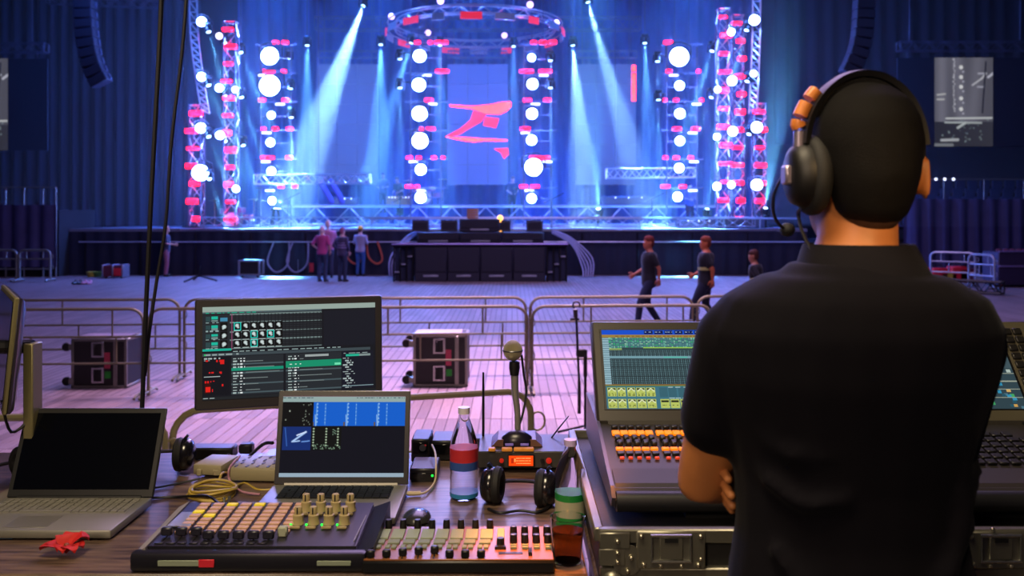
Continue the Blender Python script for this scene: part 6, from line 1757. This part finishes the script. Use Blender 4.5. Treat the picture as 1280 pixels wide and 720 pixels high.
human('person in dark top and pinkish trousers standing by the hanging cables', gp(208, 345.5), rad(-75), 1.76, carry, shirt='2c2c44', trousers='8c5468', hair='a0705c', skin='a87868', sleeve=.8)
human('walker in black with swinging arms beyond the barriers, leftmost of three', (nx(811, 16.5), 16.5, 0), rad(100), 1.78, walk, shirt='15151f', trousers='1c2340', hair='6a2c28', skin='b8684c', sleeve=.7)
human('walker in black with pale belt band beyond the barriers, middle of three', (nx(882, 16.3), 16.3, 0), rad(78), 1.78, walk, shirt='15151f', trousers='1a2038', hair='7a3c28', skin='c0663c', sleeve=.7, band='a8a860', girth=1.12)
human('short walker in black with pale back band, next to the mixing man', (nx(947, 15.6), 15.6, 0), rad(60), 1.56, walk, shirt='14141c', trousers='1a1c2c', hair='4c2c28', skin='a86a50', sleeve=.7, band='b0a858', lean=.12)
human('dark player seated low among the wooden amplifier boxes on the riser', (nx(478, 37.4), 37.6, 2.2), rad(170), 1.72, carry, shirt='20264c', trousers='181c34', hair='3c3450', skin='8c6c84')
human('dark player bending beside the wooden amplifier nearest the drums', (nx(497, 37.2), 37.9, 2.1), rad(150), 1.68, carry, shirt='261f34', trousers='181c34', hair='3a2c3c', skin='9c6c70', lean=.3)
human('crew member bending over the riser right of the red graphic', (nx(640, 37.4), 37.8, 2.06), rad(190), 1.75, carry, shirt='2a2c52', trousers='161a30', hair='6a5464', skin='c08c94', lean=.35)
human('performer in blue standing at the foot of the ladder beside the single glaring lamp', (nx(862, 34.5), 34.5, 1.64), rad(200), 1.72, carry, shirt='3a5ab8', trousers='1c2444', hair='2c3050', skin='8c84a8')

# ---------------------------------------------------------------- the man at the lighting console
MX, MY, MZ = .527, 1.375, .65
JM = dict(shL=(-.170, .0, 1.355), shR=(.172, .0, 1.352), elL=(-.214, .085, 1.103), elR=(.180, .125, 1.08), wrL=(.0, .225, 1.09), wrR=(-.158, .150, 1.150),
          fdR=(-.27, -.86, -.42), pnR=(.9, -.25, .1), curlR=(.22, 0, 0), fdL=(.8, .15, .3), pnL=(.2, -.6, .5), curlL=(.5, 0, 0),
          hipL=(-.09, 0, .92), hipR=(.09, 0, .92), kneeL=(-.12, .02, .5), ankL=(-.14, -.02, .09), kneeR=(.12, .02, .5), ankR=(.14, -.02, .09))
man, W, Lm, Hm = human('man in a black polo shirt seen from behind with folded arms at the console', (MX, MY, MZ), 0, 1.76, JM, skin='b5713f', shirt='0d0b12', trousers='101015', hair='0b090a', voxel=.010, girth=1.06, sleeve=.58, head_yaw=.12, fine=True)
# collar of the polo shirt
ms = M('shirt_0d0b12'); m_col = M('collar_knit', '100e15', .85, var=.1, sheen=.03, bump=.2, bscale=600)
m_col.node_tree.nodes['Principled BSDF'].inputs['Specular IOR Level'].default_value = .15
rings = []
for z, rx, ry, yo in ((1.415, .122, .116, -.014), (1.44, .110, .106, -.014), (1.470, .095, .094, -.012), (1.496, .085, .082, -.006), (1.502, .082, .079, -.006), (1.498, .078, .076, -.006), (1.46, .082, .078, -.010), (1.43, .098, .086, -.012)):
    rings.append([W @ p for p in oval((.012, yo, z), rx, ry, n=36, p=2)])
MB().ring_loft(rings, closed=True).build('collar', m_col, man, ang=80)
MB().tube([W @ (V(p)) for p in oval((.010, -.014, 1.445), .109, .106, n=36, p=2)], .0028, 6, closed=True).build('collar_seam', M('shirt_0d0b12'), man)
# single-sided headset
HM = W @ Hm
hs = thing('headset', 'black single-ear headset with boom microphone worn by the mixing man', 'headset', HM @ V((0, 0, 1.72)))
m_hb = M('headset_black', '0e0d10', .5); m_or = M('orange_plastic', 'd07a34', .4); m_sil = M('slider_silver', 'a89cb0', .3, .7)
band = [V((.098 * math.cos(a), -.012, 1.655 + .118 * math.sin(a))) for a in [math.pi * (.02 + .96 * i / 28) for i in range(29)]]
MB().ring_loft([[HM @ (c + V((c.x, 0, c.z - 1.655)).normalized() * dr + V((0, dy, 0))) for dr, dy in ((-.006, -.014), (.003, -.017), (.006, 0), (.003, .017), (-.006, .014), (-.008, 0))] for c in band]).build('headband', m_hb, hs)
inn = [c - V((c.x, 0, c.z - 1.655)).normalized() * .009 for c in band[4:-4]]
MB().tube([HM @ c for c in inn], .009, 8).build('head_cushion', m_rub, hs)
for f, (z0, z1), mt, nm, rr_ in ((0, (1.745, 1.732), m_or, 'orange_clip', .011), (0, (1.725, 1.705), m_or, 'orange_clip', .0115), (0, (1.698, 1.688), m_or, 'orange_clip', .0115), (0, (1.682, 1.622), m_sil, 'slider', .009)):
    f_ = lambda z: V((-(.104 if z < 1.69 else .112 * math.cos(math.asin(min(1, (z - 1.655) / .124)))), -.012, z))
    MB().tube([HM @ f_(z0), HM @ f_((z0 + z1) / 2), HM @ f_(z1)], rr_, 10).build(nm, mt, hs)
T = HM @ frame_mtx((-.084, -.008, 1.615), (0, 1, 0), (0, 0, 1), (-1, 0, 0))
MB().lathe([(.004, .036), (.026, .035), (.037, .028), (.042, .014), (.043, .006), (.03, .004)], n=28, mtx=T @ Matrix.Scale(1.2, 4, (0, 1, 0))).build('ear_cup', m_hb, hs)
MB().tube([T @ V((.036 * math.cos(a), .048 * math.sin(a), -.003)) for a in [2 * math.pi * i / 28 for i in range(28)]], .015, 10, closed=True).build('ear_cushion', m_rub, hs)
MB().box((0, 0, .038), (.022, .030, .012), bev=.003, mtx=T).build('pivot', m_sil, hs)
b0 = HM @ V((-.122, .0, 1.618))
wp = lambda px, py, Y: P(px, py, Y)
MB().tube(smooth_path([b0, wp(969, 238, 1.41), wp(966, 258, 1.44), wp(970, 275, 1.47), wp(979, 285, 1.49)], 5), .0026, 8).build('boom', m_hb, hs)
q = wp(984, 287, 1.50); MB().ball(q, (.013, .016, .012), 14).build('microphone', m_rub, hs)
MB().tube(smooth_path([HM @ V((-.10, -.008, 1.565)), wp(998, 268, 1.38), wp(1002, 288, 1.37), wp(1010, 305, 1.36), wp(1022, 325, 1.33), wp(1030, 345, 1.34)], 5), .0028, 8).build('cable', m_hb, hs)
T2 = HM @ frame_mtx((.094, -.012, 1.652), (0, 1, 0), (0, 0, 1), (1, 0, 0))
MB().box((0, 0, -.004), (.036, .060, .012), bev=.005, mtx=T2).build('temple_pad', m_rub, hs)
